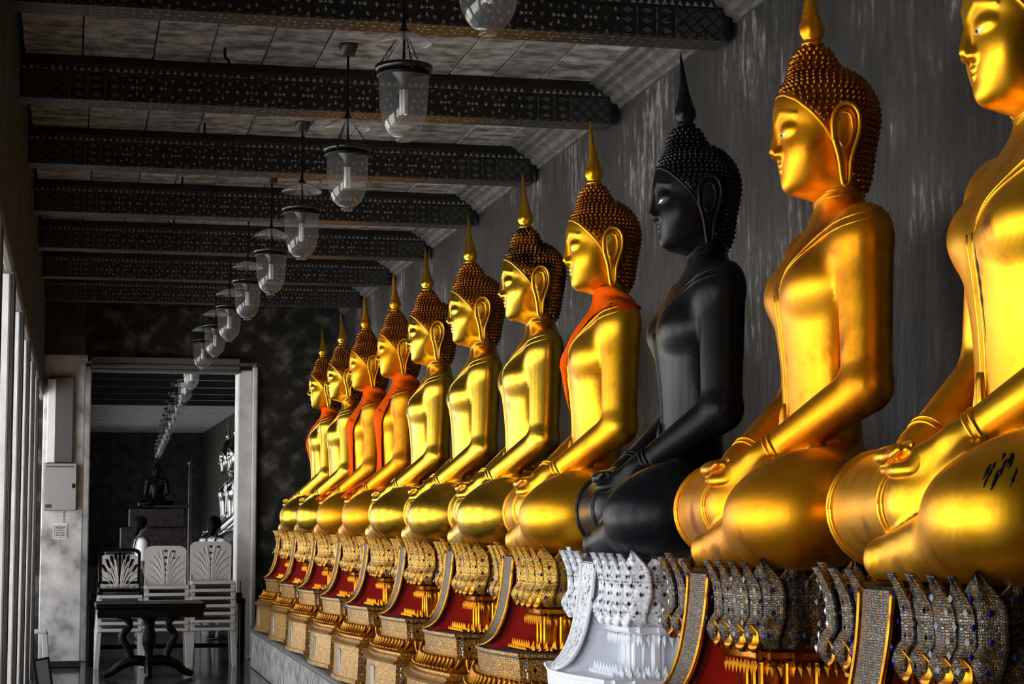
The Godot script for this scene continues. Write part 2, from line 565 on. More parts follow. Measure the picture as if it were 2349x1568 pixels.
func build_shell():
	struct("floor", box_mesh(Vector3(4.6, 0.2, 84.0), 0.0), M.floor, "dark polished floor mirroring the chairs and table", "floor", Vector3(1.4, -0.1, -30.0))
	struct("wall_right", wall_mesh(8.0, END_Z, 0.0, CEIL + 0.1, WALL_X), M.wall, "dark weathered plaster wall with streaks behind the row of statues", "wall")
	struct("wall_back", box_mesh(Vector3(4.2, 4.4, 0.3), 0.0), M.left_wall, "plain plaster wall closing the gallery behind the viewer", "wall", Vector3(1.4, 2.1, 8.15))
	# ceiling boards between the beams
	var ceil := struct_node("ceiling", "stained whitewashed board ceiling between the dark beams", "ceiling")
	part("deck", box_mesh(Vector3(3.8, 0.12, 31.5), 0.0), M.plank_gap, ceil, Vector3(1.4, CEIL + 0.085, -7.6))
	var rng := RandomNumberGenerator.new()
	rng.seed = 5
	for b in 9:
		var z1 := -8.81 - 2.0 * (b - 1)
		var z0 := z1 - 1.79
		if b == 8:
			z0 = END_Z
		var x := LEFT_X + 0.02
		while x < WALL_X - 0.1:
			var w: float = min(rng.randf_range(0.24, 0.40), WALL_X - x)
			part("plank", box_mesh(Vector3(snapped(w - 0.007, 0.001), 0.03, snapped(z1 - z0, 0.001)), 0.004), M.planks[rng.randi() % 3], ceil, Vector3(x + w / 2, CEIL + 0.014 - rng.randf() * 0.004, (z0 + z1) / 2))
			x += w
	# nearer than the frame: one wide sheet
	part("board", box_mesh(Vector3(3.34, 0.03, 14.7), 0.0), M.planks[0], ceil, Vector3(1.37, CEIL + 0.012, 0.6))
	# moulded cornice between the beams, on the statue wall
	for b in 9:
		var z1 := -8.80 - 2.0 * (b - 1)
		var z0 := z1 - 1.80
		if b == 8:
			z0 = END_Z
		var st := new_st()
		var poly := PackedVector2Array([Vector2(WALL_X, CEIL), Vector2(WALL_X - 0.19, CEIL), Vector2(WALL_X - 0.19, CEIL - 0.018), Vector2(WALL_X - 0.165, CEIL - 0.024), Vector2(WALL_X - 0.150, CEIL - 0.045), Vector2(WALL_X - 0.115, CEIL - 0.052), Vector2(WALL_X - 0.105, CEIL - 0.072), Vector2(WALL_X - 0.070, CEIL - 0.085), Vector2(WALL_X - 0.055, CEIL - 0.118), Vector2(WALL_X - 0.022, CEIL - 0.128), Vector2(WALL_X - 0.018, CEIL - 0.150), Vector2(WALL_X, CEIL - 0.150)])
		prism(st, poly, z0, z1)
		struct("trim_%d" % (b + 1), done(st), M.cornice, "moulded plaster cornice in ceiling bay %s" % ["one", "two", "three", "four", "five", "six", "seven", "eight", "nine"][b] + ", counted from the viewer", "cornice")
	# plinth that carries the bases
	var pl := struct_node("trim_20", "long low stone plinth under the row of statue bases", "plinth")
	var zA := -21.05
	var zB := 4.0
	part("core", box_mesh(Vector3(1.10, 0.40, zB - zA), 0.0), M.stone_dark, pl, Vector3(2.49, 0.20, (zA + zB) / 2))
	part("cap", box_mesh(Vector3(1.18, 0.05, zB - zA + 0.06), 0.012), M.stone_cap, pl, Vector3(2.45, 0.415, (zA + zB) / 2))
	part("top_slab", box_mesh(Vector3(1.10, 0.02, zB - zA), 0.004), M.stone_dark, pl, Vector3(2.48, 0.44, (zA + zB) / 2))
	var z := zA
	while z < zB - 0.5:
		var w := rng.randf_range(1.1, 1.6)
		part("panel", box_mesh(Vector3(0.05, 0.37, snapped(w - 0.05, 0.01)), 0.008), M.stone, pl, Vector3(1.92, 0.19, z + w / 2))
		z += w
	part("end_panel", box_mesh(Vector3(1.0, 0.37, 0.04), 0.008), M.stone, pl, Vector3(2.5, 0.19, zA - 0.02))

func build_exterior():
	# open side: square white piers under a deep lintel, roof eave, sunlit court
	var lw := struct_node("wall_left", "dark lintel wall above the open side of the gallery", "wall")
	part("lintel", box_mesh(Vector3(0.46, 1.25, 30.4), 0.01), M.left_wall, lw, Vector3(LEFT_X - 0.23, SOFFIT + 0.625, -7.4))
	part("lintel_trim", box_mesh(Vector3(0.05, 0.06, 30.2), 0.015), M.moulding, lw, Vector3(LEFT_X - 0.03, SOFFIT - 0.02, -7.4))
	struct("wall_side", box_mesh(Vector3(0.46, SOFFIT, 10.3), 0.0), M.left_wall, "solid wall part left of the viewer, outside the frame", "wall", Vector3(LEFT_X - 0.23, SOFFIT / 2, 2.85))
	for k in range(5, 15):
		var zf := 7.35 - 2.0 * k
		if zf < -20.0:
			break
		var n := numbered("pier")
		var ord: int = k - 8
		var names := ["nearest", "second", "third", "fourth", "fifth", "sixth", "seventh"]
		var lab := "white plaster pier standing outside the frame at the left"
		if ord >= 0 and ord < 7:
			lab = "white square pier with grey fluted edge, %s in view on the open side" % names[ord]
		var o := Node3D.new()
		o.name = n
		o.position = Vector3(LEFT_X - 0.23, 0, zf - 0.2)
		o.set_meta("label", lab)
		o.set_meta("category", "pier")
		o.set_meta("group", "piers along the open side" if ord >= 0 else "piers outside the frame")
		add_child(o)
		part("shaft", box_mesh(Vector3(0.43, SOFFIT, 0.30), 0.004), M.white_plaster, o, Vector3(-0.015, SOFFIT / 2, 0.05))
		var st := new_st(false)
		for q in 3:
			for e in [0.2, -0.1]:
				var xx := 0.204 + 0.008 * q
				tube(st, [Vector3(xx, 0.0, e - 0.004 * q * signf(e)), Vector3(xx, SOFFIT - 0.03, e - 0.004 * q * signf(e))], 0.0058, 6)
		box(st, Vector3(0.210, SOFFIT / 2 - 0.02, 0.05), Vector3(0.02, SOFFIT - 0.04, 0.28), 0.0)
		part("fluted_edge", done(st), M.moulding, o)
		part("capital", box_mesh(Vector3(0.46, 0.05, 0.34), 0.012), M.moulding, o, Vector3(0, SOFFIT - 0.03, 0.05))
		part("foot", box_mesh(Vector3(0.45, 0.10, 0.33), 0.012), M.moulding, o, Vector3(0, 0.05, 0.05))
	var rf := struct_node("roof", "tiled eave over the open side of the gallery", "roof")
	part("eave", box_mesh(Vector3(1.7, 0.10, 38.0), 0.01), M.roof, rf, Vector3(-1.40, 4.02, -10.75), Basis(Vector3.BACK, 0.22))
	part("roof_slab", box_mesh(Vector3(4.6, 0.12, 31.5), 0.01), M.roof, rf, Vector3(1.5, CEIL + 0.30, -7.5))
	struct("ground", box_mesh(Vector3(60.0, 0.2, 120.0), 0.0), M.pavement, "pale sunlit paving of the court outside", "paving", Vector3(-31.0, -0.22, -15.0))

# ------------------------------------------------------------------ beams
func beam_texture() -> ImageTexture:
	# gilded stencil on black lacquer: flowers in the middle, lattice at the ends
	var w := 1536
	var h := 128
	var out := PackedByteArray()
	out.resize(w * h * 3)
	var nz := noise_bytes(91, 0.03, w, h, 4)
	var tile := 72.0
	for y in h:
		for x in w:
			var on := 0.0
			var v := float(y) / h
			if v < 0.22:
				# row of triangles
				var tx := fposmod(float(x), 18.0) / 18.0
				var ty := (v - 0.04) / 0.15
				if ty > 0.0 and ty < 1.0 and abs(tx - 0.5) < ty * 0.36:
					on = 0.9
			elif v < 0.26:
				on = 0.35 if v > 0.235 and v < 0.25 else 0.0
			elif v > 0.95:
				on = 0.5 if fposmod(float(x), 24.0) < 15.0 and v < 0.985 else 0.0
			else:
				var vv := (v - 0.26) / 0.69
				var edge: float = min(x, w - x)
				if edge > 250.0:
					var ax: float = (fposmod(float(x) - 250.0, tile) / tile - 0.5) * 1.45
					var ay := (vv - 0.5) * 1.0
					var rr := sqrt(ax * ax + ay * ay)
					if rr < 0.055:
						on = 1.0
					# four petals round the centre
					for d in [[0.21, 0.0], [-0.21, 0.0], [0.0, 0.23], [0.0, -0.23]]:
						var px: float = ax - d[0]
						var py: float = ay - d[1]
						var along: float = (px * d[0] + py * d[1]) / 0.21
						var acr: float = abs(px * d[1] - py * d[0]) / 0.21
						if along > -0.09 and along < 0.09 and acr < 0.02 + (along + 0.09) * 0.42 and acr < 0.075 - max(along - 0.04, 0.0):
							on = 0.95
					# leaves on the diagonals
					for d in [[0.34, 0.32], [-0.34, 0.32], [0.34, -0.32], [-0.34, -0.32]]:
						var px: float = ax - d[0]
						var py: float = ay - d[1]
						var along: float = (px * d[0] + py * d[1]) / 0.467
						var acr: float = abs(px * d[1] - py * d[0]) / 0.467
						if abs(along) < 0.09 and acr < 0.07 * (1.0 - abs(along) / 0.09) + 0.008:
							on = 0.8
					# small diamond between flowers
					var bx: float = abs(abs(ax) - 0.725)
					if bx + abs(ay) < 0.10:
						on = 0.95
					if abs(abs(ay) - 0.44) + bx * 0.8 < 0.07:
						on = 0.8
				elif edge > 120.0:
					var st := fposmod(edge - 120.0, 44.0)
					if st < 2.5:
						on = 0.6
					elif abs(fposmod(vv * 3.0, 1.0) - 0.5) * 0.9 + abs(st - 23.0) / 44.0 < 0.3:
						on = 0.5
				else:
					var s1 := fposmod(edge / 34.0 + vv * 2.2, 1.0)
					var s2 := fposmod(edge / 34.0 - vv * 2.2, 1.0)
					if s1 > 0.18 and s2 > 0.18 and edge > 14.0:
						on = 0.32
			var worn := float(nz[y * w + x]) / 255.0
			on *= smoothstep(0.16, 0.42, worn)
			var c := 0.05 + on * 0.55
			var b := int(c * 255)
			var j := (y * w + x) * 3
			out[j] = b
			out[j + 1] = b
			out[j + 2] = b
	return ImageTexture.create_from_image(Image.create_from_data(w, h, false, Image.FORMAT_RGB8, out))

func uv_quad(st: SurfaceTool, a: Vector3, b: Vector3, c: Vector3, d: Vector3, u0: float, v0: float, u1: float, v1: float):
	# a b c d counterclockwise from outside, a = (u0,v1) lower left
	var ps := [a, b, c, d]
	var us := [Vector2(u0, v1), Vector2(u1, v1), Vector2(u1, v0), Vector2(u0, v0)]
	for q in [0, 2, 1, 0, 3, 2]:
		st.set_uv(us[q])
		st.add_vertex(ps[q])

func build_beams():
	var m := mat(Color.WHITE, 0.5)
	m.albedo_texture = beam_texture()
	var x0 := LEFT_X
	var x1 := WALL_X - 0.04
	var y0 := 3.85
	var ym := 4.0
	var hz := 0.1
	# front face, soffit and back of the beam
	var st := new_st()
	uv_quad(st, Vector3(x0, y0, hz), Vector3(x1, y0, hz), Vector3(x1, ym, hz), Vector3(x0, ym, hz), 0, 0.26, 1, 1)
	uv_quad(st, Vector3(x0, y0, -hz), Vector3(x1, y0, -hz), Vector3(x1, y0, hz), Vector3(x0, y0, hz), 0, 0.26, 1, 1)
	uv_quad(st, Vector3(x1, y0, -hz), Vector3(x0, y0, -hz), Vector3(x0, ym, -hz), Vector3(x1, ym, -hz), 0, 0.26, 1, 1)
	uv_quad(st, Vector3(x1, y0, hz), Vector3(x1, y0, -hz), Vector3(x1, ym, -hz), Vector3(x1, ym, hz), 0, 0.22, 0.003, 0.235)
	var body := done(st)
	# crown moulding with the row of triangles, a little proud
	var st2 := new_st()
	var h2 := 0.108
	var x2 := WALL_X - 0.10
	uv_quad(st2, Vector3(x0, ym, h2), Vector3(x2, ym, h2), Vector3(x2, 4.042, h2 + 0.006), Vector3(x0, 4.042, h2 + 0.006), 0, 0.0, 1, 0.23)
	uv_quad(st2, Vector3(x2, ym, -h2), Vector3(x0, ym, -h2), Vector3(x0, 4.042, -h2), Vector3(x2, 4.042, -h2), 0, 0.0, 1, 0.23)
	uv_quad(st2, Vector3(x0, ym, -h2), Vector3(x2, ym, -h2), Vector3(x2, ym, h2), Vector3(x0, ym, h2), 0, 0.22, 0.003, 0.235)
	uv_quad(st2, Vector3(x2, ym, h2), Vector3(x2, ym, -h2), Vector3(x2, 4.042, -h2), Vector3(x2, 4.042, h2 + 0.006), 0, 0.22, 0.003, 0.235)
	var crown := done(st2)
	var st3 := new_st()
	box(st3, Vector3((x0 + x2) / 2, (4.042 + CEIL) / 2, 0), Vector3(x2 - x0, CEIL - 4.042 + 0.01, 0.235), 0.006)
	box(st3, Vector3((x0 + x1) / 2, ym + 0.002, 0), Vector3(x1 - x0, 0.012, 0.222), 0.003)
	var fillet := done(st3)
	var ords := ["nearest", "second", "third", "fourth", "fifth", "sixth", "seventh"]
	for k in 7:
		var o := thing("ceiling_beam", "black lacquered ceiling beam with gilt flower stencil, %s in view" % ords[k], "beam", Vector3(0, 0, -8.704 - 2.0 * k), 0, "stencilled ceiling beams")
		part("body", body, m, o)
		part("crown", crown, m, o)
		part("fillet", fillet, M.dark_wood, o)
	# iron hooks in front of the beams
	var sh := new_st(false)
	var pts := [Vector3(0, 0.03, 0), Vector3(0, -0.04, 0), Vector3(0.004, -0.055, 0)]
	for q in 10:
		var a := PI * 0.45 - q * PI * 1.25 / 9.0
		pts.append(Vector3(-0.002 + cos(a) * 0.026, -0.085 + sin(a) * 0.026, 0.0))
	tube(sh, pts, 0.0075, 6)
	var hook := done(sh)
	var hx := [0.746, 0.771, 0.743, 0.783, 0.793]
	for k in 5:
		single("ceiling_hook", hook, M.iron, "small iron hook hanging from the ceiling, %s from the viewer" % ords[k], "hook", Vector3(hx[k], CEIL, -10.24 - 2.02 * k), "iron ceiling hooks", Basis(Vector3.UP, [0.1, 1.3, 2.6, 1.2, 1.4][k]))

# ------------------------------------------------------------------ distance fields for the figures
func seg(p: Vector3, a: Vector3, b: Vector3, ra: float, rb: float) -> float:
	var ab := b - a
	var t: float = clamp((p - a).dot(ab) / ab.length_squared(), 0.0, 1.0)
	return p.distance_to(a + ab * t) - lerpf(ra, rb, t)

func ell(p: Vector3, c: Vector3, r: Vector3) -> float:
	var q := (p - c) / r
	var k0 := q.length()
	var k1 := (q / r).length()
	if k1 < 0.0001:
		return -min(r.x, min(r.y, r.z))
	return k0 * (k0 - 1.0) / k1

func smin(a: float, b: float, k: float) -> float:
	var h: float = max(k - abs(a - b), 0.0) / k
	return min(a, b) - h * h * k * 0.25

func V(f: float, y: float, l: float) -> Vector3:
	return Vector3(-f, y, l)

const TORSO := [
	[-0.05, -0.02, 0.20, 0.33], [0.15, -0.02, 0.18, 0.31], [0.32, -0.02, 0.145, 0.265], [0.46, -0.015, 0.128, 0.245],
	[0.58, -0.015, 0.124, 0.240], [0.70, -0.012, 0.126, 0.252], [0.82, -0.008, 0.134, 0.290], [0.93, -0.004, 0.142, 0.340],
	[1.02, -0.024, 0.138, 0.355], [1.09, -0.050, 0.128, 0.355], [1.15, -0.076, 0.114, 0.325], [1.20, -0.092, 0.100, 0.250],
	[1.24, -0.094, 0.090, 0.160], [1.28, -0.088, 0.087, 0.112], [1.33, -0.074, 0.085, 0.100], [1.42, -0.06, 0.085, 0.095]]

func build_torso_table():
	torso_tab.clear()
	for i in 146:
		var y := -0.05 + i * 0.01
		var k := 0
		while k < TORSO.size() - 2 and y > TORSO[k + 1][0]:
			k += 1
		var t: float = (y - TORSO[k][0]) / (TORSO[k + 1][0] - TORSO[k][0])
		for c in [1, 2, 3]:
			var a: float = TORSO[max(k - 1, 0)][c]
			var d: float = TORSO[min(k + 2, TORSO.size() - 1)][c]
			torso_tab.append(cubic_interpolate(TORSO[k][c], TORSO[k + 1][c], a, d, t))

func sd_torso(p: Vector3) -> float:
	var yy: float = clamp((p.y + 0.05) * 100.0, 0.0, 144.0)
	var k := int(yy)
	var t := yy - k
	k *= 3
	var cf := lerpf(torso_tab[k], torso_tab[k + 3], t)
	var a := lerpf(torso_tab[k + 1], torso_tab[k + 4], t)
	var b := lerpf(torso_tab[k + 2], torso_tab[k + 5], t)
	var fx := (-p.x - cf) / a
	var lz := p.z / b
	# a squarer oval, flatter at the back
	var q := sqrt(fx * fx + lz * lz)
	var d: float = (q - 1.0) * min(a, b)
	if p.y > 1.36:
		d = max(d, p.y - 1.36)
	if p.y < -0.05:
		d = max(d, -0.05 - p.y)
	return d

func sd_trunk(p: Vector3) -> float:
	var d := sd_torso(p)
	# pectorals: a soft fold under the chest
	var z := absf(p.z)
	var pz := Vector3(p.x, p.y, z)
	d = smin(d, ell(pz, V(0.040, 0.955, 0.15), Vector3(0.096, 0.095, 0.135)), 0.06)
	d = smin(d, ell(pz, V(-0.080, 1.105, 0.335), Vector3(0.092, 0.105, 0.105)), 0.09)
	return d

func sd_body(p: Vector3) -> float:
	var d := sd_trunk(p)
	var pz := Vector3(p.x, p.y, absf(p.z))
	# arms
	var arm := seg(pz, V(-0.078, 1.075, 0.352), V(-0.058, 0.61, 0.415), 0.095, 0.082)
	var fore := seg(pz, V(-0.056, 0.590, 0.415), V(0.235, 0.365, 0.185), 0.087, 0.052)
	var hand := seg(pz, V(0.235, 0.365, 0.185), V(0.310, 0.312, 0.110), 0.050, 0.050)
	arm = smin(arm, fore, 0.03)
	arm = smin(arm, hand, 0.03)
	d = smin(d, arm, 0.020)
	# folded legs: the far leg lies on top
	var thn := smin(seg(p, V(-0.02, 0.20, 0.22), V(0.14, 0.195, 0.52), 0.210, 0.190), ell(p, V(0.225, 0.172, 0.455), Vector3(0.200, 0.165, 0.235)), 0.09)
	thn = smin(thn, seg(p, V(0.27, 0.125, 0.38), V(0.380, 0.058, -0.02), 0.120, 0.055), 0.06)
	thn = smin(thn, seg(p, V(0.385, 0.052, -0.02), V(0.370, 0.042, -0.13), 0.055, 0.040), 0.03)
	var thf := smin(seg(p, V(-0.02, 0.20, -0.22), V(0.14, 0.200, -0.545), 0.205, 0.180), seg(p, V(0.225, 0.190, -0.555), V(0.280, 0.205, 0.06), 0.172, 0.125), 0.05)
	thf = smin(thf, seg(p, V(0.275, 0.215, 0.06), V(0.225, 0.315, 0.27), 0.095, 0.050), 0.04)
	var legs := smin(thn, thf, 0.010)
	d = smin(d, legs, 0.030)
	# seat pad of the robe
	d = smin(d, ell(p, V(-0.06, 0.08, 0.0), Vector3(0.24, 0.16, 0.50)), 0.05)
	d = smin(d, ell(p, V(0.20, 0.03, 0.0), Vector3(0.20, 0.06, 0.40)), 0.03)
	return max(d, -p.y)

func sd_hands(p: Vector3) -> float:
	# both hands rest in the lap, the far one on top, fingers gently curled
	var d := 1.0
	for s in [1.0, -1.0]:
		var q := Vector3(p.x, p.y, p.z * s)
		var lift := 0.0 if s > 0 else 0.040
		var e := seg(q, V(0.250, 0.355, 0.170), V(0.305, 0.318, 0.115), 0.048, 0.048)
		e = smin(e, ell(q, V(0.340, 0.290 + lift, 0.060), Vector3(0.060, 0.034, 0.085)), 0.035)
		for i in 4:
			var o := 0.034 - i * 0.0225
			var ln: float = [0.085, 0.098, 0.092, 0.072][i]
			var b0 := V(0.340 + o, 0.292 + lift, 0.010)
			var b1 := V(0.343 + o * 0.95, 0.293 + lift, 0.010 - ln * 0.62)
			var b2 := V(0.340 + o * 0.85, 0.306 + lift, 0.010 - ln)
			e = smin(e, min(seg(q, b0, b1, 0.0145, 0.0135), seg(q, b1, b2, 0.0135, 0.011)), 0.005)
		# thumb leaves the side of the palm
		e = smin(e, seg(q, V(0.300, 0.315 + lift, 0.095), V(0.298, 0.322 + lift, 0.050), 0.020, 0.0155), 0.014)
		e = smin(e, seg(q, V(0.298, 0.322 + lift, 0.050), V(0.308, 0.322 + lift, 0.005), 0.0155, 0.011), 0.008)
		d = min(d, e)
	return d

const CHIN := 1.29

func hairline(a: float) -> float:
	# height over the chin of the hair edge, by angle from the front
	var t := [[0.0, 0.352], [0.35, 0.345], [0.7, 0.318], [1.0, 0.272], [1.25, 0.222], [1.45, 0.165], [1.62, 0.11], [1.85, 0.045], [2.4, 0.0], [3.2, -0.01]]
	for k in t.size() - 1:
		if a <= t[k + 1][0]:
			return lerpf(t[k][1], t[k + 1][1], (a - t[k][0]) / (t[k + 1][0] - t[k][0]))
	return -0.01

func sd_skull(q: Vector3) -> float:
	# q: x forward, y over the chin, z sideways
	var d := ell(q, Vector3(-0.045, 0.275, 0), Vector3(0.172, 0.170, 0.160))
	d = smin(d, ell(q, Vector3(-0.075, 0.12, 0), Vector3(0.115, 0.17, 0.128)), 0.06)
	return d

func sd_cap(q: Vector3) -> float:
	var d := sd_skull(q) - 0.012
	d = smin(d, ell(q, Vector3(-0.005, 0.440, 0), Vector3(0.080, 0.096, 0.082)), 0.028)
	return d

func sd_hair(p: Vector3) -> float:
	var q := Vector3(-p.x, p.y - CHIN, absf(p.z))
	var d := sd_cap(q)
	var a := atan2(q.z, q.x + 0.05)
	return max(d, (hairline(a) - q.y) * 0.75)

func sd_head(p: Vector3) -> float:
	var q := Vector3(-p.x, p.y - CHIN, absf(p.z))
	var d := ell(q, Vector3(0.000, 0.200, 0), Vector3(0.126, 0.205, 0.148))
	d = smin(d, sd_skull(q), 0.03)
	# jaw and chin
	d = smin(d, ell(q, Vector3(0.022, 0.075, 0), Vector3(0.085, 0.072, 0.100)), 0.05)
	d = smin(d, ell(q, Vector3(0.078, 0.036, 0), Vector3(0.030, 0.030, 0.036)), 0.035)
	# forehead
	d = smin(d, ell(q, Vector3(0.02, 0.30, 0), Vector3(0.110, 0.11, 0.125)), 0.04)
	# cheeks
	d = smin(d, ell(q, Vector3(0.048, 0.150, 0.072), Vector3(0.050, 0.065, 0.052)), 0.05)
	# large lowered lids
	d = smin(d, ell(q, Vector3(0.090, 0.218, 0.062), Vector3(0.034, 0.028, 0.047)), 0.014)
	# brow arch
	var br: float = min(seg(q, Vector3(0.127, 0.252, 0.010), Vector3(0.123, 0.284, 0.050), 0.0050, 0.005), seg(q, Vector3(0.123, 0.284, 0.050), Vector3(0.092, 0.268, 0.112), 0.005, 0.002))
	d = smin(d, br, 0.016)
	# nose
	var ns := seg(q, Vector3(0.119, 0.270, 0), Vector3(0.140, 0.156, 0), 0.012, 0.0190)
	ns = smin(ns, ell(q, Vector3(0.124, 0.142, 0.021), Vector3(0.022, 0.016, 0.017)), 0.012)
	d = smin(d, ns, 0.020)
	# lips, a slight smile
	var lp := ell(q, Vector3(0.114 - q.z * 0.36, 0.104 + q.z * 0.16, 0), Vector3(0.015, 0.0090, 0.056))
	lp = min(lp, ell(q, Vector3(0.109 - q.z * 0.38, 0.085 + q.z * 0.28, 0), Vector3(0.016, 0.0105, 0.046)))
	d = smin(d, lp, 0.005)
	return d

var pk := 0

func sd(p: Vector3) -> float:
	match pk:
		0: return sd_body(p)
		1: return sd_head(p)
		2: return sd_hair(p)
		3: return sd_hands(p)
		4: return sd_person_skin(p)
		5: return sd_person_shirt(p)
		6: return sd_person_skirt(p)
		7: return sd_person_hair(p)
	return 1.0

# surface nets: returns [verts, normals, indices]
func nets(kind: int, lo: Vector3, hi: Vector3, c: float) -> Array:
	pk = kind
	var B := 4
	var bx := int(ceil((hi.x - lo.x) / (c * B)))
	var by := int(ceil((hi.y - lo.y) / (c * B)))
	var bz := int(ceil((hi.z - lo.z) / (c * B)))
	var nx := bx * B + 1
	var ny := by * B + 1
	var nz := bz * B + 1
	var vals := PackedFloat32Array()
	vals.resize(nx * ny * nz)
	vals.fill(99.0)
	var active := []
	var lim := c * B * 0.87 * 1.25 + c
	for k in bz:
		for j in by:
			for i in bx:
				var cc := lo + Vector3(i + 0.5, j + 0.5, k + 0.5) * (c * B)
				if absf(sd(cc)) < lim:
					active.append(Vector3i(i, j, k))
					for z in range(k * B, k * B + B + 1):
						for y in range(j * B, j * B + B + 1):
							var o := (z * ny + y) * nx
							for x in range(i * B, i * B + B + 1):
								if vals[o + x] == 99.0:
									vals[o + x] = sd(lo + Vector3(x, y, z) * c)
	var vid := PackedInt32Array()
	vid.resize(nx * ny * nz)
	vid.fill(-1)
	var verts := PackedVector3Array()
	var cells := []
	var sxy := nx * ny
	for blk in active:
		for z in range(blk.z * B, blk.z * B + B):
			for y in range(blk.y * B, blk.y * B + B):
				for x in range(blk.x * B, blk.x * B + B):
					var o := z * sxy + y * nx + x
					var v := [vals[o], vals[o + 1], vals[o + nx], vals[o + nx + 1], vals[o + sxy], vals[o + sxy + 1], vals[o + sxy + nx], vals[o + sxy + nx + 1]]
					var m := 0
					for q in 8:
						if v[q] < 0.0:
							m |= 1 << q
					if m == 0 or m == 255:
						continue
					var acc := Vector3.ZERO
					var n := 0
					for e in EDGES:
						var a: float = v[e[0]]
						var b: float = v[e[1]]
						if (a < 0.0) != (b < 0.0):
							acc += CORN[e[0]].lerp(CORN[e[1]], a / (a - b))
							n += 1
					vid[o] = verts.size()
					verts.append(lo + (Vector3(x, y, z) + acc / n) * c)
					cells.append(o)
	var idx := PackedInt32Array()
	for o in cells:
		var v0 := vals[o] < 0.0
		for ax in 3:
			var s: int = [1, nx, sxy][ax]
			var s1: int = [nx, sxy, 1][ax]
			var s2: int = [sxy, 1, nx][ax]
			var w := vals[o + s]
			if w == 99.0:
				continue
			var v1 := w < 0.0
			if v0 == v1:
				continue
			if o - s1 - s2 < 0:
				continue
			var A := vid[o - s1 - s2]
			var Bq := vid[o - s2]
			var C := vid[o]
			var D := vid[o - s1]
			if A < 0 or Bq < 0 or D < 0:
				continue
			if v0:
				idx.append_array([A, C, Bq, A, D, C])
			else:
				idx.append_array([A, Bq, C, A, C, D])
	var nrm := PackedVector3Array()
	nrm.resize(verts.size())
	for t in range(0, idx.size(), 3):
		var a := idx[t]
		var b := idx[t + 1]
		var d := idx[t + 2]
		var fn := (verts[d] - verts[a]).cross(verts[b] - verts[a])
		nrm[a] += fn
		nrm[b] += fn
		nrm[d] += fn
	for i in nrm.size():
		nrm[i] = nrm[i].normalized()
	return [verts, nrm, idx]

const CORN := [Vector3(0, 0, 0), Vector3(1, 0, 0), Vector3(0, 1, 0), Vector3(1, 1, 0), Vector3(0, 0, 1), Vector3(1, 0, 1), Vector3(0, 1, 1), Vector3(1, 1, 1)]
const EDGES := [[0, 1], [2, 3], [4, 5], [6, 7], [0, 2], [1, 3], [4, 6], [5, 7], [0, 4], [1, 5], [2, 6], [3, 7]]

func mesh_of(parts: Array) -> ArrayMesh:
	var v := PackedVector3Array()
	var n := PackedVector3Array()
	var ix := PackedInt32Array()
	for p in parts:
		var off := v.size()
		v.append_array(p[0])
		n.append_array(p[1])
		for i in p[2]:
			ix.append(i + off)
	var arr := []
	arr.resize(Mesh.ARRAY_MAX)
	arr[Mesh.ARRAY_VERTEX] = v
	arr[Mesh.ARRAY_NORMAL] = n
	arr[Mesh.ARRAY_INDEX] = ix
	var m := ArrayMesh.new()
	m.add_surface_from_arrays(Mesh.PRIMITIVE_TRIANGLES, arr)
	return m

# ------------------------------------------------------------------ the seated statue
func on_trunk(y: float, a: float, off: float) -> Vector3:
	# a point on the trunk at height y and angle a from the front (near side positive)
	var dir := V(cos(a), 0, sin(a))
	var r := 0.62
	for i in 40:
		var p := Vector3(0.02, y, 0) + dir * r
		var d := sd_trunk(p)
		r -= d * 0.8
		if absf(d) < 0.0008:
			break
	var p := Vector3(0.02, y, 0) + dir * (r + off)
	return p

func head_axis(y: float) -> float:
	return lerpf(-0.05, -0.005, smoothstep(0.34, 0.45, y))

func on_head(y: float, a: float, off: float) -> Vector3:
	var dir := Vector3(cos(a), 0, sin(a))
	var c := head_axis(y)
	var r := 0.3
	for i in 40:
		var q := Vector3(c, y, 0) + dir * r
		var d := sd_cap(Vector3(q.x, q.y, absf(q.z)))
		r -= d * 0.8
		if absf(d) < 0.0005:
			break
	var q := Vector3(c, y, 0) + dir * (r + off)
	return V(q.x, q.y + CHIN, q.z)

var SM := {}

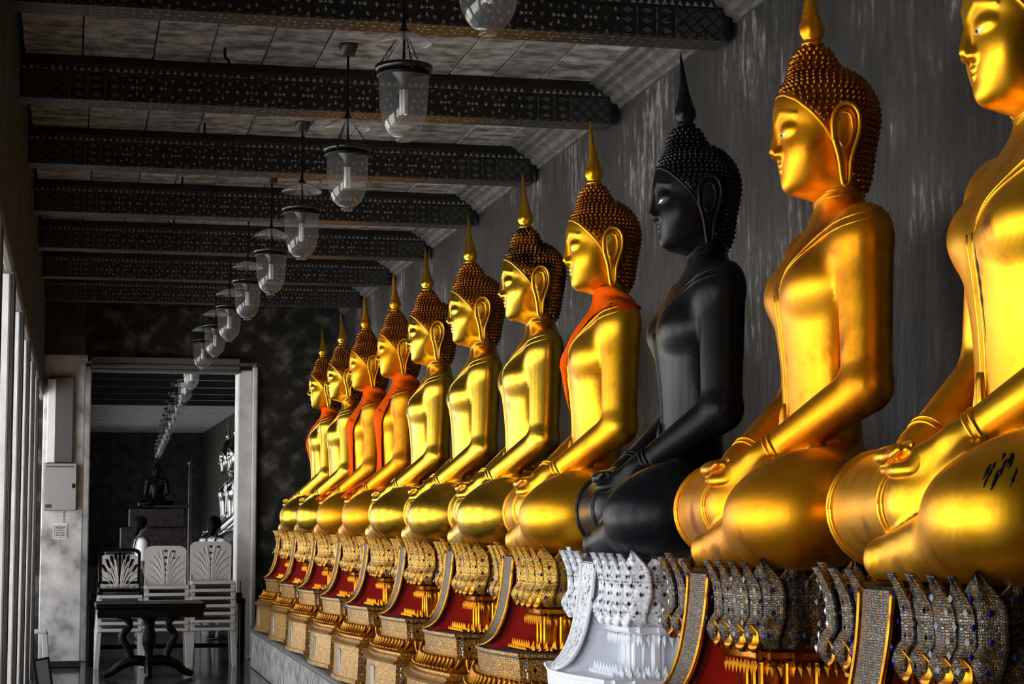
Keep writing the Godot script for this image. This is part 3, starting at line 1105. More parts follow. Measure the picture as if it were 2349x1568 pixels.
func build_statue_meshes():
	var body := nets(0, Vector3(-0.62, -0.02, -0.80), Vector3(0.36, 1.42, 0.80), 0.0115)
	var head := nets(1, Vector3(-0.19, CHIN - 0.06, -0.19), Vector3(0.25, CHIN + 0.49, 0.19), 0.0048)
	var hands := nets(3, Vector3(-0.44, 0.22, -0.24), Vector3(-0.18, 0.44, 0.24), 0.0055)
	SM.body = mesh_of([body, head, hands])
	SM.hair = mesh_of([nets(2, Vector3(-0.20, CHIN - 0.06, -0.21), Vector3(0.27, CHIN + 0.57, 0.21), 0.0075)])
	# curls
	var rng := RandomNumberGenerator.new()
	rng.seed = 12
	var st := new_st(false)
	var y := 0.005
	var row := 0
	while y < 0.5335:
		var r0: float = absf(on_head(y, 1.5708, 0).z)
		var n := int(TAU * max(r0, 0.02) / 0.0225)
		for j in n:
			var a := TAU * (j + 0.5 * (row % 2)) / n - PI
			if y < hairline(absf(a)) + 0.012:
				continue
			var p := on_head(y, a, 0.0)
			var e := 0.004
			var q := Vector3(-p.x, p.y - CHIN, absf(p.z))
			var d0 := sd_cap(q)
			if absf(d0) > 0.004:
				continue
			var gx := sd_cap(q + Vector3(e, 0, 0)) - d0
			var gy := sd_cap(q + Vector3(0, e, 0)) - d0
			var gz := (sd_cap(q + Vector3(0, 0, e)) - d0) * (1.0 if p.z >= 0 else -1.0)
			var nn := Vector3(-gx, gy, gz).normalized()
			var t := nn.cross(Vector3(0.1, 1, 0.2)).normalized()
			var s := nn.cross(t)
			var b := p - nn * 0.003
			var ring := PackedVector3Array()
			var ring2 := PackedVector3Array()
			for q6 in 6:
				var ca := cos(TAU * q6 / 6)
				var sa := sin(TAU * q6 / 6)
				ring.append(b + (t * ca + s * sa) * 0.0112)
				ring2.append(b + (t * ca + s * sa) * 0.0068 + nn * 0.0115)
			var tip := b + nn * 0.0175
			for q6 in 6:
				var k := (q6 + 1) % 6
				quad(st, ring[k], ring[q6], ring2[q6], ring2[k])
				tri(st, ring2[k], ring2[q6], tip)
		var r1: float = absf(on_head(y + 0.004, 1.5708, 0).z)
		var sl := (r1 - r0) / 0.004
		y += max(0.0205 / sqrt(1.0 + sl * sl), 0.005)
		row += 1
	SM.curls = done(st)
	# band along the hair edge
	st = new_st(false)
	var pts := []
	for i in 41:
		var a := lerpf(-1.50, 1.50, i / 40.0)
		pts.append(on_head(hairline(absf(a)), a, -0.001))
	tube(st, pts, 0.0075, 6)
	SM.hair_band = done(st)
	# flame finial
	st = new_st(false)
	var prof := [[0.030, -0.012], [0.034, 0.0], [0.026, 0.006], [0.040, 0.012], [0.041, 0.020], [0.028, 0.026], [0.034, 0.036], [0.042, 0.052], [0.044, 0.072], [0.040, 0.092], [0.031, 0.108], [0.033, 0.116], [0.027, 0.126], [0.028, 0.136], [0.0225, 0.148], [0.023, 0.158], [0.019, 0.172], [0.0125, 0.235], [0.0065, 0.295], [0.001, 0.335]]
	var rows := []
	for p in prof:
		var r := PackedVector3Array()
		for j in 24:
			var a := -TAU * j / 24
			var rib := 1.0 + 0.07 * cos(a * 6.0) * smoothstep(0.02, 0.05, p[1]) * (1.0 - smoothstep(0.12, 0.2, p[1]))
			var lean: float = 0.022 * pow(max(p[1], 0.0) / 0.335, 1.5)
			r.append(V(lean + cos(a) * p[0] * rib, p[1], sin(a) * p[0] * rib))
		rows.append(r)
	grid(st, rows, true, true)
	SM.spire = done(st)
	# ear: rim, inner fold and hollow, long lobe (built for the near side, x = -forward)
	st = new_st(false)
	var rim := []
	for p in [[0.004, 0.165], [0.008, 0.210], [0.004, 0.255], [-0.022, 0.288], [-0.058, 0.288], [-0.082, 0.255], [-0.084, 0.200], [-0.068, 0.145], [-0.054, 0.095], [-0.050, 0.030], [-0.040, 0.010], [-0.027, 0.016], [-0.020, 0.055], [-0.012, 0.110], [0.004, 0.165]]:
		rim.append(V(p[0], p[1], 0.0))
	tube(st, curve(rim, 44), 0.0082, 7, false)
	var fold := []
	for p in [[-0.016, 0.165], [-0.030, 0.142], [-0.050, 0.158], [-0.062, 0.205], [-0.054, 0.252], [-0.028, 0.262]]:
		fold.append(V(p[0], p[1], -0.003))
	tube(st, curve(fold, 18), [0.003, 0.005, 0.006, 0.0065, 0.0065, 0.0065, 0.0065, 0.0065, 0.0065, 0.0065, 0.0065, 0.0065, 0.0065, 0.006, 0.006, 0.005, 0.004, 0.003], 6)
	# plate that closes the ear, set back from the rim
	var poly := PackedVector2Array()
	for p in curve(rim, 30):
		poly.append(Vector2(p.x, p.y))
	poly.remove_at(poly.size() - 1)
	prism(st, poly, -0.036, -0.009)
	SM.ear_near = done(st)
	# mirrored for the far side
	st = new_st(false)
	var mrim := []
	for p in curve(rim, 44):
		mrim.append(Vector3(p.x, p.y, -p.z))
	tube(st, mrim, 0.0082, 7, false)
	prism(st, poly, 0.004, 0.030)
	SM.ear_far = done(st)
	# eyes: a narrow white almond with a dark pupil, on the lid
	st = new_st(false)
	var sp := new_st(false)
	for s in [1.0, -1.0]:
		var r0 := PackedVector3Array()
		var r1 := PackedVector3Array()
		for i in 11:
			var t := i / 10.0
			var l := lerpf(0.034, 0.094, t)
			var y0 := 0.1965 + 0.008 * t * t
			var th := 0.0078 * sin(PI * (0.08 + 0.9 * t)) * (1.1 - 0.4 * t)
			r0.append(eye_pt(y0 - th * 0.5, l, s))
			r1.append(eye_pt(y0 + th, l, s))
		grid(st, [r0, r1], false, s > 0)
		var c := eye_pt(0.2005, 0.050, s)
		var pr := PackedVector3Array()
		for j in 10:
			var a := TAU * j / 10
			pr.append(eye_pt(0.2000 + sin(a) * 0.0058, 0.050 + cos(a) * 0.0075, s) + V(0.0012, 0, 0))
		for j in 10:
			if s > 0:
				tri(sp, c + V(0.002, 0, 0), pr[(j + 1) % 10], pr[j])
			else:
				tri(sp, c + V(0.002, 0, 0), pr[j], pr[(j + 1) % 10])
	SM.eyes = done(st)
	SM.pupils = done(sp)
	# robe: raised hem across the chest, hanging strip, cuffs and ankle bands
	st = new_st(false)
	for off in [0.0, 0.032]:
		pts = []
		for i in 26:
			var t := i / 25.0
			var a := lerpf(2.25, 0.05, t)
			var yy = lerpf(1.225, 0.94, pow(t, 1.25)) - off * 0.8
			pts.append(on_trunk(yy, a, -0.002))
		var rr := []
		for i in 26:
			rr.append(0.0058 * clampf(min(i, 25 - i) / 5.0, 0.15, 1.0))
		tube(st, pts, rr, 6)
	for a0 in [-0.16, 0.10]:
		pts = []
		for i in 16:
			var t := i / 15.0
			pts.append(on_trunk(lerpf(0.94, 0.47, t), lerpf(a0, a0 * 1.2, t), -0.002))
		tube(st, pts, 0.0058, 6)
	# pleated end of the strip
	for q in 5:
		pts = []
		for i in 6:
			var t := i / 5.0
			pts.append(on_trunk(lerpf(0.56, 0.45, t), -0.17 + q * 0.065 + 0.03 * sin(t * 5.0 + q), 0.009))
		tube(st, pts, [0.003, 0.008, 0.011, 0.011, 0.012, 0.008], 6)
	for yk in [1.268, 1.292]:
		pts = []
		for i in 33:
			var a := TAU * i / 32.0
			pts.append(on_trunk(yk - 0.020 * cos(a), a, -0.002))
		tube(st, pts, 0.0052, 6, false)
	SM.robe_hem = done(st)
	st = new_st(false)
	for s in [1.0, -1.0]:
		for off in [0.0, 0.022]:
			ring_band(st, V(-0.056, 0.590, 0.415 * s), V(0.235, 0.365, 0.185 * s), 0.90 - off * 2.2, 0.0565 + off * 0.12, 0.0065)
	# bands round the shin that lies on top
	for b in [[0.04, 0.173, 0.008], [0.085, 0.171, 0.006], [0.90, 0.131, 0.008], [0.96, 0.128, 0.006]]:
		ring_band(st, V(0.225, 0.190, -0.555), V(0.280, 0.205, 0.06), b[0], b[1], b[2])
	SM.bands = done(st)
	# scratches on the near thigh and a crack down the chest (only on the statue at the right edge)
	st = new_st(false)
	var rs := RandomNumberGenerator.new()
	rs.seed = 31
	for q in 9:
		var u := rs.randf_range(-0.10, 0.12)
		var v := rs.randf_range(0.40, 0.75)
		pts = []
		var rad := []
		var n: int = rs.randi_range(4, 7)
		for i in n:
			var dir := V(0.42 + u + i * 0.012, v - i * 0.035 + rs.randf_range(-0.01, 0.01), 0.80 - u).normalized()
			pts.append(on_body(V(0.18, 0.16, 0.44), dir))
			rad.append(rs.randf_range(0.002, 0.006) * (0.4 if i == 0 or i == n - 1 else 1.0))
		tube(st, pts, rad, 5)
	SM.scratches = done(st)
	st = new_st(false)
	pts = []
	var crr := []
	for i in 18:
		var t := i / 17.0
		pts.append(on_trunk(lerpf(0.98, 0.60, t), 0.20 + rs.randf_range(-0.012, 0.012), -0.001))
		crr.append(0.0045 * sin(PI * clampf(t, 0.05, 0.97)) * rs.randf_range(0.6, 1.2))
	tube(st, pts, crr, 5)
	SM.crack = done(st)
	# orange sashes laid over the trunk
	SM.sash_wrap = sash([[1.16, 2.7, 0.055], [1.225, 2.1, 0.06], [1.235, 1.5, 0.065], [1.195, 0.95, 0.075], [1.11, 0.48, 0.070], [1.00, 0.05, 0.065], [0.88, -0.42, 0.06], [0.75, -0.90, 0.055], [0.62, -1.3, 0.05]], 0.014, false)
	SM.sash_hang = sash([[1.18, 2.7, 0.07], [1.235, 2.1, 0.075], [1.235, 1.4, 0.085], [1.16, 0.92, 0.115], [1.04, 0.62, 0.140], [0.91, 0.52, 0.125], [0.78, 0.44, 0.100], [0.65, 0.44, 0.085], [0.53, 0.48, 0.080]], 0.024, true)

func on_body(c: Vector3, dir: Vector3) -> Vector3:
	var r := 0.5
	for i in 60:
		var d := sd_body(c + dir * r)
		r -= d * 0.7
		if absf(d) < 0.0006:
			break
	return c + dir * r

func eye_pt(y: float, l: float, s: float) -> Vector3:
	# march the head field from the front
	var x := 0.2
	for i in 40:
		var d := sd_head(V(x, y + CHIN, l))
		x -= d * 0.8
		if absf(d) < 0.0004:
			break
	return V(x + 0.0012, y + CHIN, l * s)

func ring_band(st: SurfaceTool, a: Vector3, b: Vector3, t: float, r: float, thick: float):
	var c := a.lerp(b, t)
	var d := (b - a).normalized()
	var u := d.cross(Vector3.UP).normalized()
	var v := d.cross(u)
	var pts := []
	for i in 33:
		var w := TAU * i / 32.0
		pts.append(c + (u * cos(w) + v * sin(w)) * r)
	tube(st, pts, thick, 6, false)

func sash(path: Array, off: float, tail: bool) -> ArrayMesh:
	# a folded strip of cloth that follows the trunk; each path row is height, angle, half width
	var n := 60
	var m := 13
	var rows := []
	var back := []
	for i in n:
		var t := float(i) / (n - 1) * (path.size() - 1)
		var k: int = min(int(t), path.size() - 2)
		var w := t - k
		var v := []
		for c in 3:
			v.append(cubic_interpolate(path[k][c], path[k + 1][c], path[max(k - 1, 0)][c], path[min(k + 2, path.size() - 1)][c], w))
		var k2: float = float(i) / (n - 1)
		# direction of the strip in (angle * radius, height), so that the width lies across it
		var dy: float = path[k + 1][0] - path[k][0]
		var da: float = (path[k + 1][1] - path[k][1]) * 0.22
		var ln: float = max(sqrt(dy * dy + da * da), 0.001)
		var r := PackedVector3Array()
		var bk := PackedVector3Array()
		for j in m:
			var s := (float(j) / (m - 1) - 0.5) * 2.0
			var yy: float = v[0] + s * v[2] * (da / ln)
			var aa: float = v[1] - s * v[2] * (dy / ln) / 0.22
			var fold := 0.009 * sin(s * 7.0 + k2 * 5.0) + 0.006 * sin(s * 3.0 - k2 * 9.0)
			var p := on_trunk(min(yy, 1.275), aa, off + fold)
			p.y = yy
			r.append(p)
			bk.append(p - V(cos(aa), 0, sin(aa)) * 0.006)
		rows.append(r)
		back.append(bk)
	if tail:
		# the loose end falls forward over the forearm into the lap
		var last: PackedVector3Array = rows[n - 1]
		var ends := [V(0.18, 0.485, 0.14), V(0.265, 0.435, 0.155), V(0.345, 0.385, 0.13), V(0.42, 0.325, 0.08)]
		var c0 := Vector3.ZERO
		for p in last:
			c0 += p
		c0 /= last.size()
		for e in ends.size():
			var r := PackedVector3Array()
			var bk := PackedVector3Array()
			var sc: float = [0.95, 0.85, 0.72, 0.55][e]
			for j in m:
				var p: Vector3 = ends[e] + (last[j] - c0) * sc
				p.y += 0.006 * sin(j * 1.3 + e)
				r.append(p)
				bk.append(p - Vector3(0, 0.006, 0))
			rows.append(r)
			back.append(bk)
	var st := new_st(false)
	grid(st, rows, false)
	grid(st, back, false, true)
	return done(st)

# ------------------------------------------------------------------ ornate bases
func outline(W: float, F: float, bow: float, B: float) -> PackedVector2Array:
	# (forward, sideways), from the far back corner round the front to the near back corner
	var out := PackedVector2Array()
	out.append(Vector2(-B, -W))
	out.append(Vector2(F - 0.10, -W))
	out.append(Vector2(F - 0.10, -W + 0.035))
	out.append(Vector2(F - 0.03, -W + 0.035))
	out.append(Vector2(F - 0.03, -W + 0.085))
	for i in 21:
		var t := (i / 20.0 - 0.5) * 2.0
		var l := t * (W - 0.085)
		var bp := pow(max(cos(t * PI * 0.5), 0.0), 1.3)
		out.append(Vector2(F + bow * bp, l))
	out.append(Vector2(F - 0.03, W - 0.085))
	out.append(Vector2(F - 0.03, W - 0.035))
	out.append(Vector2(F - 0.10, W - 0.035))
	out.append(Vector2(F - 0.10, W))
	out.append(Vector2(-B, W))
	return out

func tier(prof: Array, cap := true) -> ArrayMesh:
	# prof rows: y, half width, front, bow
	var st := new_st()
	var rows := []
	for p in prof:
		var r := PackedVector3Array()
		for q in outline(p[1], p[2], p[3], 0.42):
			r.append(V(q.x, p[0], q.y))
		rows.append(r)
	grid(st, rows, true, false)
	if cap:
		for e in [rows.size() - 1]:
			var r: PackedVector3Array = rows[e]
			var c := V(0, prof[e][0], 0)
			for j in r.size():
				tri(st, c, r[j], r[(j + 1) % r.size()])
	return done(st)

func petal(w: float, h: float, ribs: bool) -> ArrayMesh:
	var st := new_st(false)
	var nv := 12
	var nu := 9
	var front := []
	var back := []
	for i in nv:
		var v := float(i) / (nv - 1)
		var wd: float = w * (0.62 + 0.38 * smoothstep(0.0, 0.22, v)) * (1.0 - pow(max((v - 0.70) / 0.30, 0.0), 1.15))
		wd = max(wd, 0.0012)
		var hs := h / 0.275
		var out := hs * (0.026 * sin(clampf(v / 0.36, 0, 1) * PI) + 0.046 * pow(max((v - 0.45) / 0.55, 0.0), 2.0))
		var r := PackedVector3Array()
		var b := PackedVector3Array()
		for j in nu:
			var u := (float(j) / (nu - 1) - 0.5) * 2.0
			var bulge: float = 0.018 * hs * (1.0 - u * u) * (1.0 - 0.6 * v)
			if ribs:
				bulge += 0.005 * (1.0 if j == 0 or j == 4 or j == nu - 1 else -0.4)
			r.append(V(out + bulge, v * h, u * wd))
			b.append(V(out + bulge - 0.016, v * h, u * wd))
		front.append(r)
		back.append(b)
	grid(st, front, false)
	grid(st, back, false, true)
	for e in [0, nu - 1]:
		var s := []
		for i in nv:
			s.append(PackedVector3Array([front[i][e], back[i][e]]))
		grid(st, s, false, e == 0)
	return done(st)

var BM := {}

func build_base_meshes():
	BM.t1 = tier([[0.0, 0.70, 0.60, 0.075], [0.030, 0.70, 0.60, 0.075], [0.030, 0.685, 0.585, 0.075], [0.255, 0.675, 0.575, 0.075]])
	BM.t1_mould = tier([[0.255, 0.695, 0.595, 0.075], [0.270, 0.700, 0.60, 0.075], [0.280, 0.675, 0.575, 0.075], [0.285, 0.665, 0.565, 0.07], [0.300, 0.670, 0.57, 0.07], [0.305, 0.640, 0.545, 0.07], [0.318, 0.640, 0.545, 0.07], [0.322, 0.60, 0.51, 0.06]])
	BM.t2_legs = tier([[0.322, 0.610, 0.525, 0.075], [0.336, 0.622, 0.535, 0.075], [0.350, 0.600, 0.515, 0.07], [0.372, 0.572, 0.495, 0.065], [0.395, 0.560, 0.488, 0.065]], false)
	BM.t2 = tier([[0.395, 0.570, 0.495, 0.068], [0.402, 0.570, 0.495, 0.068], [0.402, 0.560, 0.488, 0.068], [0.508, 0.565, 0.495, 0.072], [0.508, 0.578, 0.505, 0.074], [0.522, 0.578, 0.505, 0.074]], false)
	BM.t2_groove = tier([[0.496, 0.567, 0.4965, 0.0725], [0.504, 0.567, 0.4965, 0.0725]], false)
	BM.t2_top = tier([[0.515, 0.572, 0.50, 0.074], [0.523, 0.572, 0.50, 0.074]])
	BM.waist = tier([[0.523, 0.40, 0.335, 0.0], [0.70, 0.39, 0.325, 0.0], [0.735, 0.44, 0.36, 0.0]])
	BM.collar = tier([[0.690, 0.450, 0.360, 0.02], [0.700, 0.465, 0.372, 0.02], [0.718, 0.465, 0.372, 0.02], [0.722, 0.450, 0.36, 0.02], [0.735, 0.478, 0.385, 0.02], [0.748, 0.478, 0.385, 0.02]])
	BM.heart = tier([[0.748, 0.470, 0.375, 0.02], [0.93, 0.480, 0.385, 0.02], [0.965, 0.50, 0.405, 0.02]])
	BM.petal = petal(0.040, 0.272, true)
	BM.petal_small = petal(0.026, 0.090, false)
	BM.petal_wide = petal(0.062, 0.285, true)
	# front drape: a tongue that swings out over the lower tier
	var line := curve([V(0.432, 0.955, 0), V(0.440, 0.86, 0), V(0.455, 0.76, 0), V(0.480, 0.66, 0), V(0.520, 0.58, 0), V(0.575, 0.528, 0)], 18)
	var f := []
	var b := []
	var st := new_st(false)
	for i in 18:
		var t := i / 17.0
		var w := lerpf(0.105, 0.085, t)
		if t > 0.80:
			w *= sqrt(max(1.0 - pow((t - 0.80) / 0.205, 2.0), 0.02))
		var r := PackedVector3Array()
		var bk := PackedVector3Array()
		for j in 7:
			var u := (j / 6.0 - 0.5) * 2.0
			var p: Vector3 = line[i]
			r.append(p + V(0.012 * (1.0 - u * u * u * u), 0.004, u * w))
			bk.append(p + V(-0.024, -0.012, u * w))
		f.append(r)
		b.append(bk)
	f.reverse()
	b.reverse()
	grid(st, f, false)
	grid(st, b, false, true)
	BM.tongue = done(st)
	BM.tongue_edge = []
	for s in [-1.0, 1.0]:
		st = new_st(false)
		var e := []
		for i in 18:
			e.append((f[i] as PackedVector3Array)[6 if s > 0 else 0] + V(0.004, 0, 0.002 * s))
		tube(st, e, 0.009, 6)
		BM.tongue_edge.append(done(st))
	# red filling under the tongue
	st = new_st()
	var poly := PackedVector2Array()
	for p in line:
		poly.append(Vector2(p.x + 0.022, p.y - 0.012))
	poly.append(Vector2(-0.33, 0.523))
	poly.append(Vector2(-0.33, 0.93))
	prism(st, poly, -0.075, 0.075)
	BM.tongue_fill = done(st)
	# pendants in a row under the collar, and a fringe of leaf tips standing on the lower tier
	st = new_st()
	var st2 := new_st()
	var ol := outline(0.455, 0.365, 0.02, 0.42)
	var ol2 := outline(0.505, 0.425, 0.03, 0.42)
	walk(ol, 0.030, func(p: Vector2, n: Vector2):
		if absf(p.y) < 0.10 and p.x > 0.3:
			return
		spike(st, p, n, 0.690, -0.050, 0.013))
	walk(ol2, 0.034, func(p: Vector2, n: Vector2):
		if absf(p.y) < 0.13 and p.x > 0.3:
			return
		spike(st2, p, n, 0.523, 0.055, 0.016)
		spike(st2, p + n * 0.02, n, 0.523, 0.030, 0.014))
	BM.pendants = done(st)
	BM.fringe = done(st2)
	# little pillars at the waist
	st = new_st()
	for s in [-1.0, 1.0]:
		for q in [[0.335, 0.36], [0.335, 0.29], [0.335, 0.22], [0.27, 0.415], [0.17, 0.415], [0.05, 0.415], [-0.08, 0.415], [-0.2, 0.415]]:
			box(st, V(q[0], 0.605, q[1] * s), Vector3(0.035, 0.17, 0.035), 0.006)
	BM.pillars = done(st)
	# curled legs on the foot of the lower tier
	st = new_st(false)
	var ol3 := outline(0.585, 0.505, 0.07, 0.42)
	var cnt := [0]
	walk(ol3, 0.060, func(p: Vector2, n: Vector2):
		cnt[0] += 1
		var a := V(p.x, 0.400, p.y)
		var o := V(n.x, 0, n.y)
		tube(st, curve([a + o * 0.004, a + o * 0.012 + Vector3(0, -0.03, 0), a + o * 0.034 + Vector3(0, -0.058, 0), a + o * 0.052 + Vector3(0, -0.070, 0), a + o * 0.050 + Vector3(0, -0.052, 0)], 8), [0.010, 0.012, 0.012, 0.011, 0.010, 0.010, 0.008, 0.004], 6))
	BM.curls = done(st)
	# glass gems in six colours
	BM.gems = []
	var rng := RandomNumberGenerator.new()
	rng.seed = 77
	var gst := []
	for i in 6:
		gst.append(new_st())
	var put := func(p: Vector3, n: Vector3, r: float):
		var s: SurfaceTool = gst[rng.randi() % 6]
		gem(s, p, n, r)
	for s in [-1.0, 1.0]:
		# columns of gems on the corners of the tiers
		for q in 6:
			var yy := 0.415 + q * 0.016
			for l in [0.53, 0.505]:
				put.call(V(0.468, yy, l * s), V(1, 0, 0), 0.008)
			put.call(V(0.44 - q * 0.13, 0.45, 0.570 * s), V(0, 0, s), 0.010)
			put.call(V(0.40 - q * 0.13, 0.478, 0.570 * s), V(0, 0, s), 0.008)
		for q in 10:
			for l in [0.61, 0.635]:
				put.call(V(0.553, 0.05 + q * 0.02, l * s), V(1, 0, 0), 0.009)
	BM.gem_st = gst
	for i in 6:
		BM.gems.append(done(gst[i]))
	# gems for one petal
	st = new_st()
	for q in 6:
		var v := 0.16 + q * 0.125
		var x := 0.022 + 0.030 * sin(clampf(v / 0.36, 0, 1) * PI) * 1.0 + 0.042 * pow(max((v - 0.45) / 0.55, 0.0), 2.0) - 0.010 * v
		gem(st, V(x, v * 0.275, 0.022 * (1 if q % 2 == 0 else -1)), V(1, 0, 0), 0.0085)
	BM.petal_gems = done(st)

func gem(st: SurfaceTool, p: Vector3, n: Vector3, r: float):
	var u := n.cross(Vector3.UP)
	if u.length() < 0.1:
		u = Vector3.RIGHT
	u = u.normalized()
	var v := u.cross(n)
	var q := [p + u * r, p + v * r * 1.25, p - u * r, p - v * r * 1.25]
	var t := p + n * r * 0.55
	for i in 4:
		tri(st, q[i], q[(i + 1) % 4], t)
		tri(st, q[(i + 1) % 4], q[i], t) if false else null

func walk(ol: PackedVector2Array, step: float, f: Callable):
	var left := step * 0.5
	for i in ol.size() - 1:
		var a := ol[i]
		var b := ol[i + 1]
		var ln := a.distance_to(b)
		if ln < 0.0001:
			continue
		var d := (b - a) / ln
		var n := Vector2(d.y, -d.x)
		while left <= ln:
			f.call(a + d * left, n)
			left += step
		left -= ln

func spike(st: SurfaceTool, p: Vector2, n: Vector2, y: float, h: float, w: float):
	# a small leaf tip, up or down
	var d := V(-n.y, 0, n.x) * w
	var o := V(n.x, 0, n.y)
	var a := V(p.x, y, p.y)
	var t := a + Vector3(0, h, 0) + o * w * 0.3
	var m := a + Vector3(0, h * 0.4, 0) + o * w * 0.7
	var bk := a + Vector3(0, h * 0.4, 0) - o * w * 0.3
	for k in 2:
		var s := 1.0 if k == 0 else -1.0
		var e := a + d * s + Vector3(0, h * 0.3, 0)
		for q in [[a, e, m], [e, t, m], [a, bk, e], [e, bk, t]]:
			if (s > 0) == (h > 0):
				tri(st, q[0], q[2], q[1])
			else:
				tri(st, q[0], q[1], q[2])

func make_base(z: float, x: float, mt: Dictionary, label: String):
	var o := thing("statue_base", label, "pedestal", Vector3(x, 0.45, z), 0, "ornate bases on the plinth")
	part("lower_tier", BM.t1, mt.panel, o)
	part("lower_moulding", BM.t1_mould, M.mosaic_petal if mt.kind != "white" else mt.trim, o)
	part("tier_foot", BM.t2_legs, mt.back, o)
	part("scroll_feet", BM.curls, mt.trim, o)
	part("middle_tier", BM.t2, mt.panel, o)
	part("dark_line", BM.t2_groove, M.base_groove if mt.kind != "white" else mt.trim, o)
	part("tier_top", BM.t2_top, mt.top, o)
	part("waist", BM.waist, mt.back, o)
	part("pillars", BM.pillars, mt.trim, o).set_meta("kind", "stuff")
	part("collar", BM.collar, mt.trim, o)
	part("pendant_row", BM.pendants, mt.trim, o).set_meta("kind", "stuff")
	part("leaf_fringe", BM.fringe, mt.trim, o).set_meta("kind", "stuff")
	var heart := part("lotus_heart", BM.heart, mt.petal, o)
	part("front_drape", BM.tongue, mt.tongue, o)
	for q in 2:
		part("drape_edge", BM.tongue_edge[q], mt.trim, o)
	part("drape_filling", BM.tongue_fill, mt.fill, o)
	if mt.kind != "white":
		for i in 6:
			part("glass_gems", BM.gems[i], M.gems[i], o).set_meta("kind", "stuff")
		part("mirror_strip", box_mesh(Vector3(0.012, 0.17, 0.09), 0.004), M.pale_panel, o, V(0.648, 0.135, 0.12), Basis(Vector3.UP, 0.06))
	# lotus petals: along the front, wide ones at the corners, along both sides
	var spots := []
	for i in 6:
		for s in [-1.0, 1.0]:
			spots.append([0.388 + (0.022 if i % 2 == 0 else 0.0), (0.138 + i * 0.058) * s, 0.06 * i * s, i])
	for s in [-1.0, 1.0]:
		spots.append([0.358, 0.468 * s, 0.75 * s, 9])
		for i in 7:
			spots.append([0.285 - i * 0.098, 0.485 * s, PI / 2 * s, 10 + i])
	for q in spots:
		var wide: bool = q[3] >= 9
		var bs := Basis(Vector3.UP, PI + 0.0) * Basis()
		bs = Basis(Vector3.UP, q[2])
		var p := part("petal", BM.petal_wide if wide else BM.petal, mt.petal, o, V(q[0], 0.735, q[1]), bs)
		part("petal_gems", BM.petal_gems, M.base_groove if mt.kind == "white" else M.gems[int(absf(q[1] * 100) + q[3]) % 6], p).set_meta("kind", "stuff")
		if not wide:
			part("petal_foot", BM.petal_small, mt.trim, o, V(q[0] + 0.016, 0.722, q[1] + 0.029), bs)
	return o

func make_statue(z: float, x: float, skin: Material, hair: Material, label: String, opts := {}) -> Node3D:
	var o := thing("seated_statue", label, "statue", Vector3(x, 1.432, z), opts.get("turn", -0.12), opts.get("group", "seated statues along the wall"))
	part("body", SM.body, skin, o)
	var h := part("hair", SM.hair, hair, o)
	part("hair_curls", SM.curls, hair, h).set_meta("kind", "stuff")
	part("hair_band", SM.hair_band, skin, h)
	part("finial", SM.spire, skin, o, V(-0.004, CHIN + 0.525, 0))
	part("ear", SM.ear_near, skin, o, V(-0.030, CHIN + 0.0, 0.172), Basis(Vector3.UP, -0.12) * Basis(Vector3.RIGHT, 0.06))
	part("ear", SM.ear_far, skin, o, V(-0.030, CHIN + 0.0, -0.172), Basis(Vector3.UP, 0.12) * Basis(Vector3.RIGHT, -0.06))
	var e := part("eyes", SM.eyes, M.eye_white, o)
	part("pupils", SM.pupils, M.eye_dark, e)
	part("robe_hem", SM.robe_hem, skin, o)
	part("cuff_bands", SM.bands, skin, o)
	if opts.has("damage"):
		part("scratch_marks", SM.scratches, M.base_groove, o).set_meta("kind", "stuff")
		part("crack", SM.crack, M.base_groove, o)
	if opts.has("sash"):
		var s := part("sash", SM[opts.sash], M.robe, o)
		s.set_meta("label", "orange cloth sash draped over the shoulder")
	return o

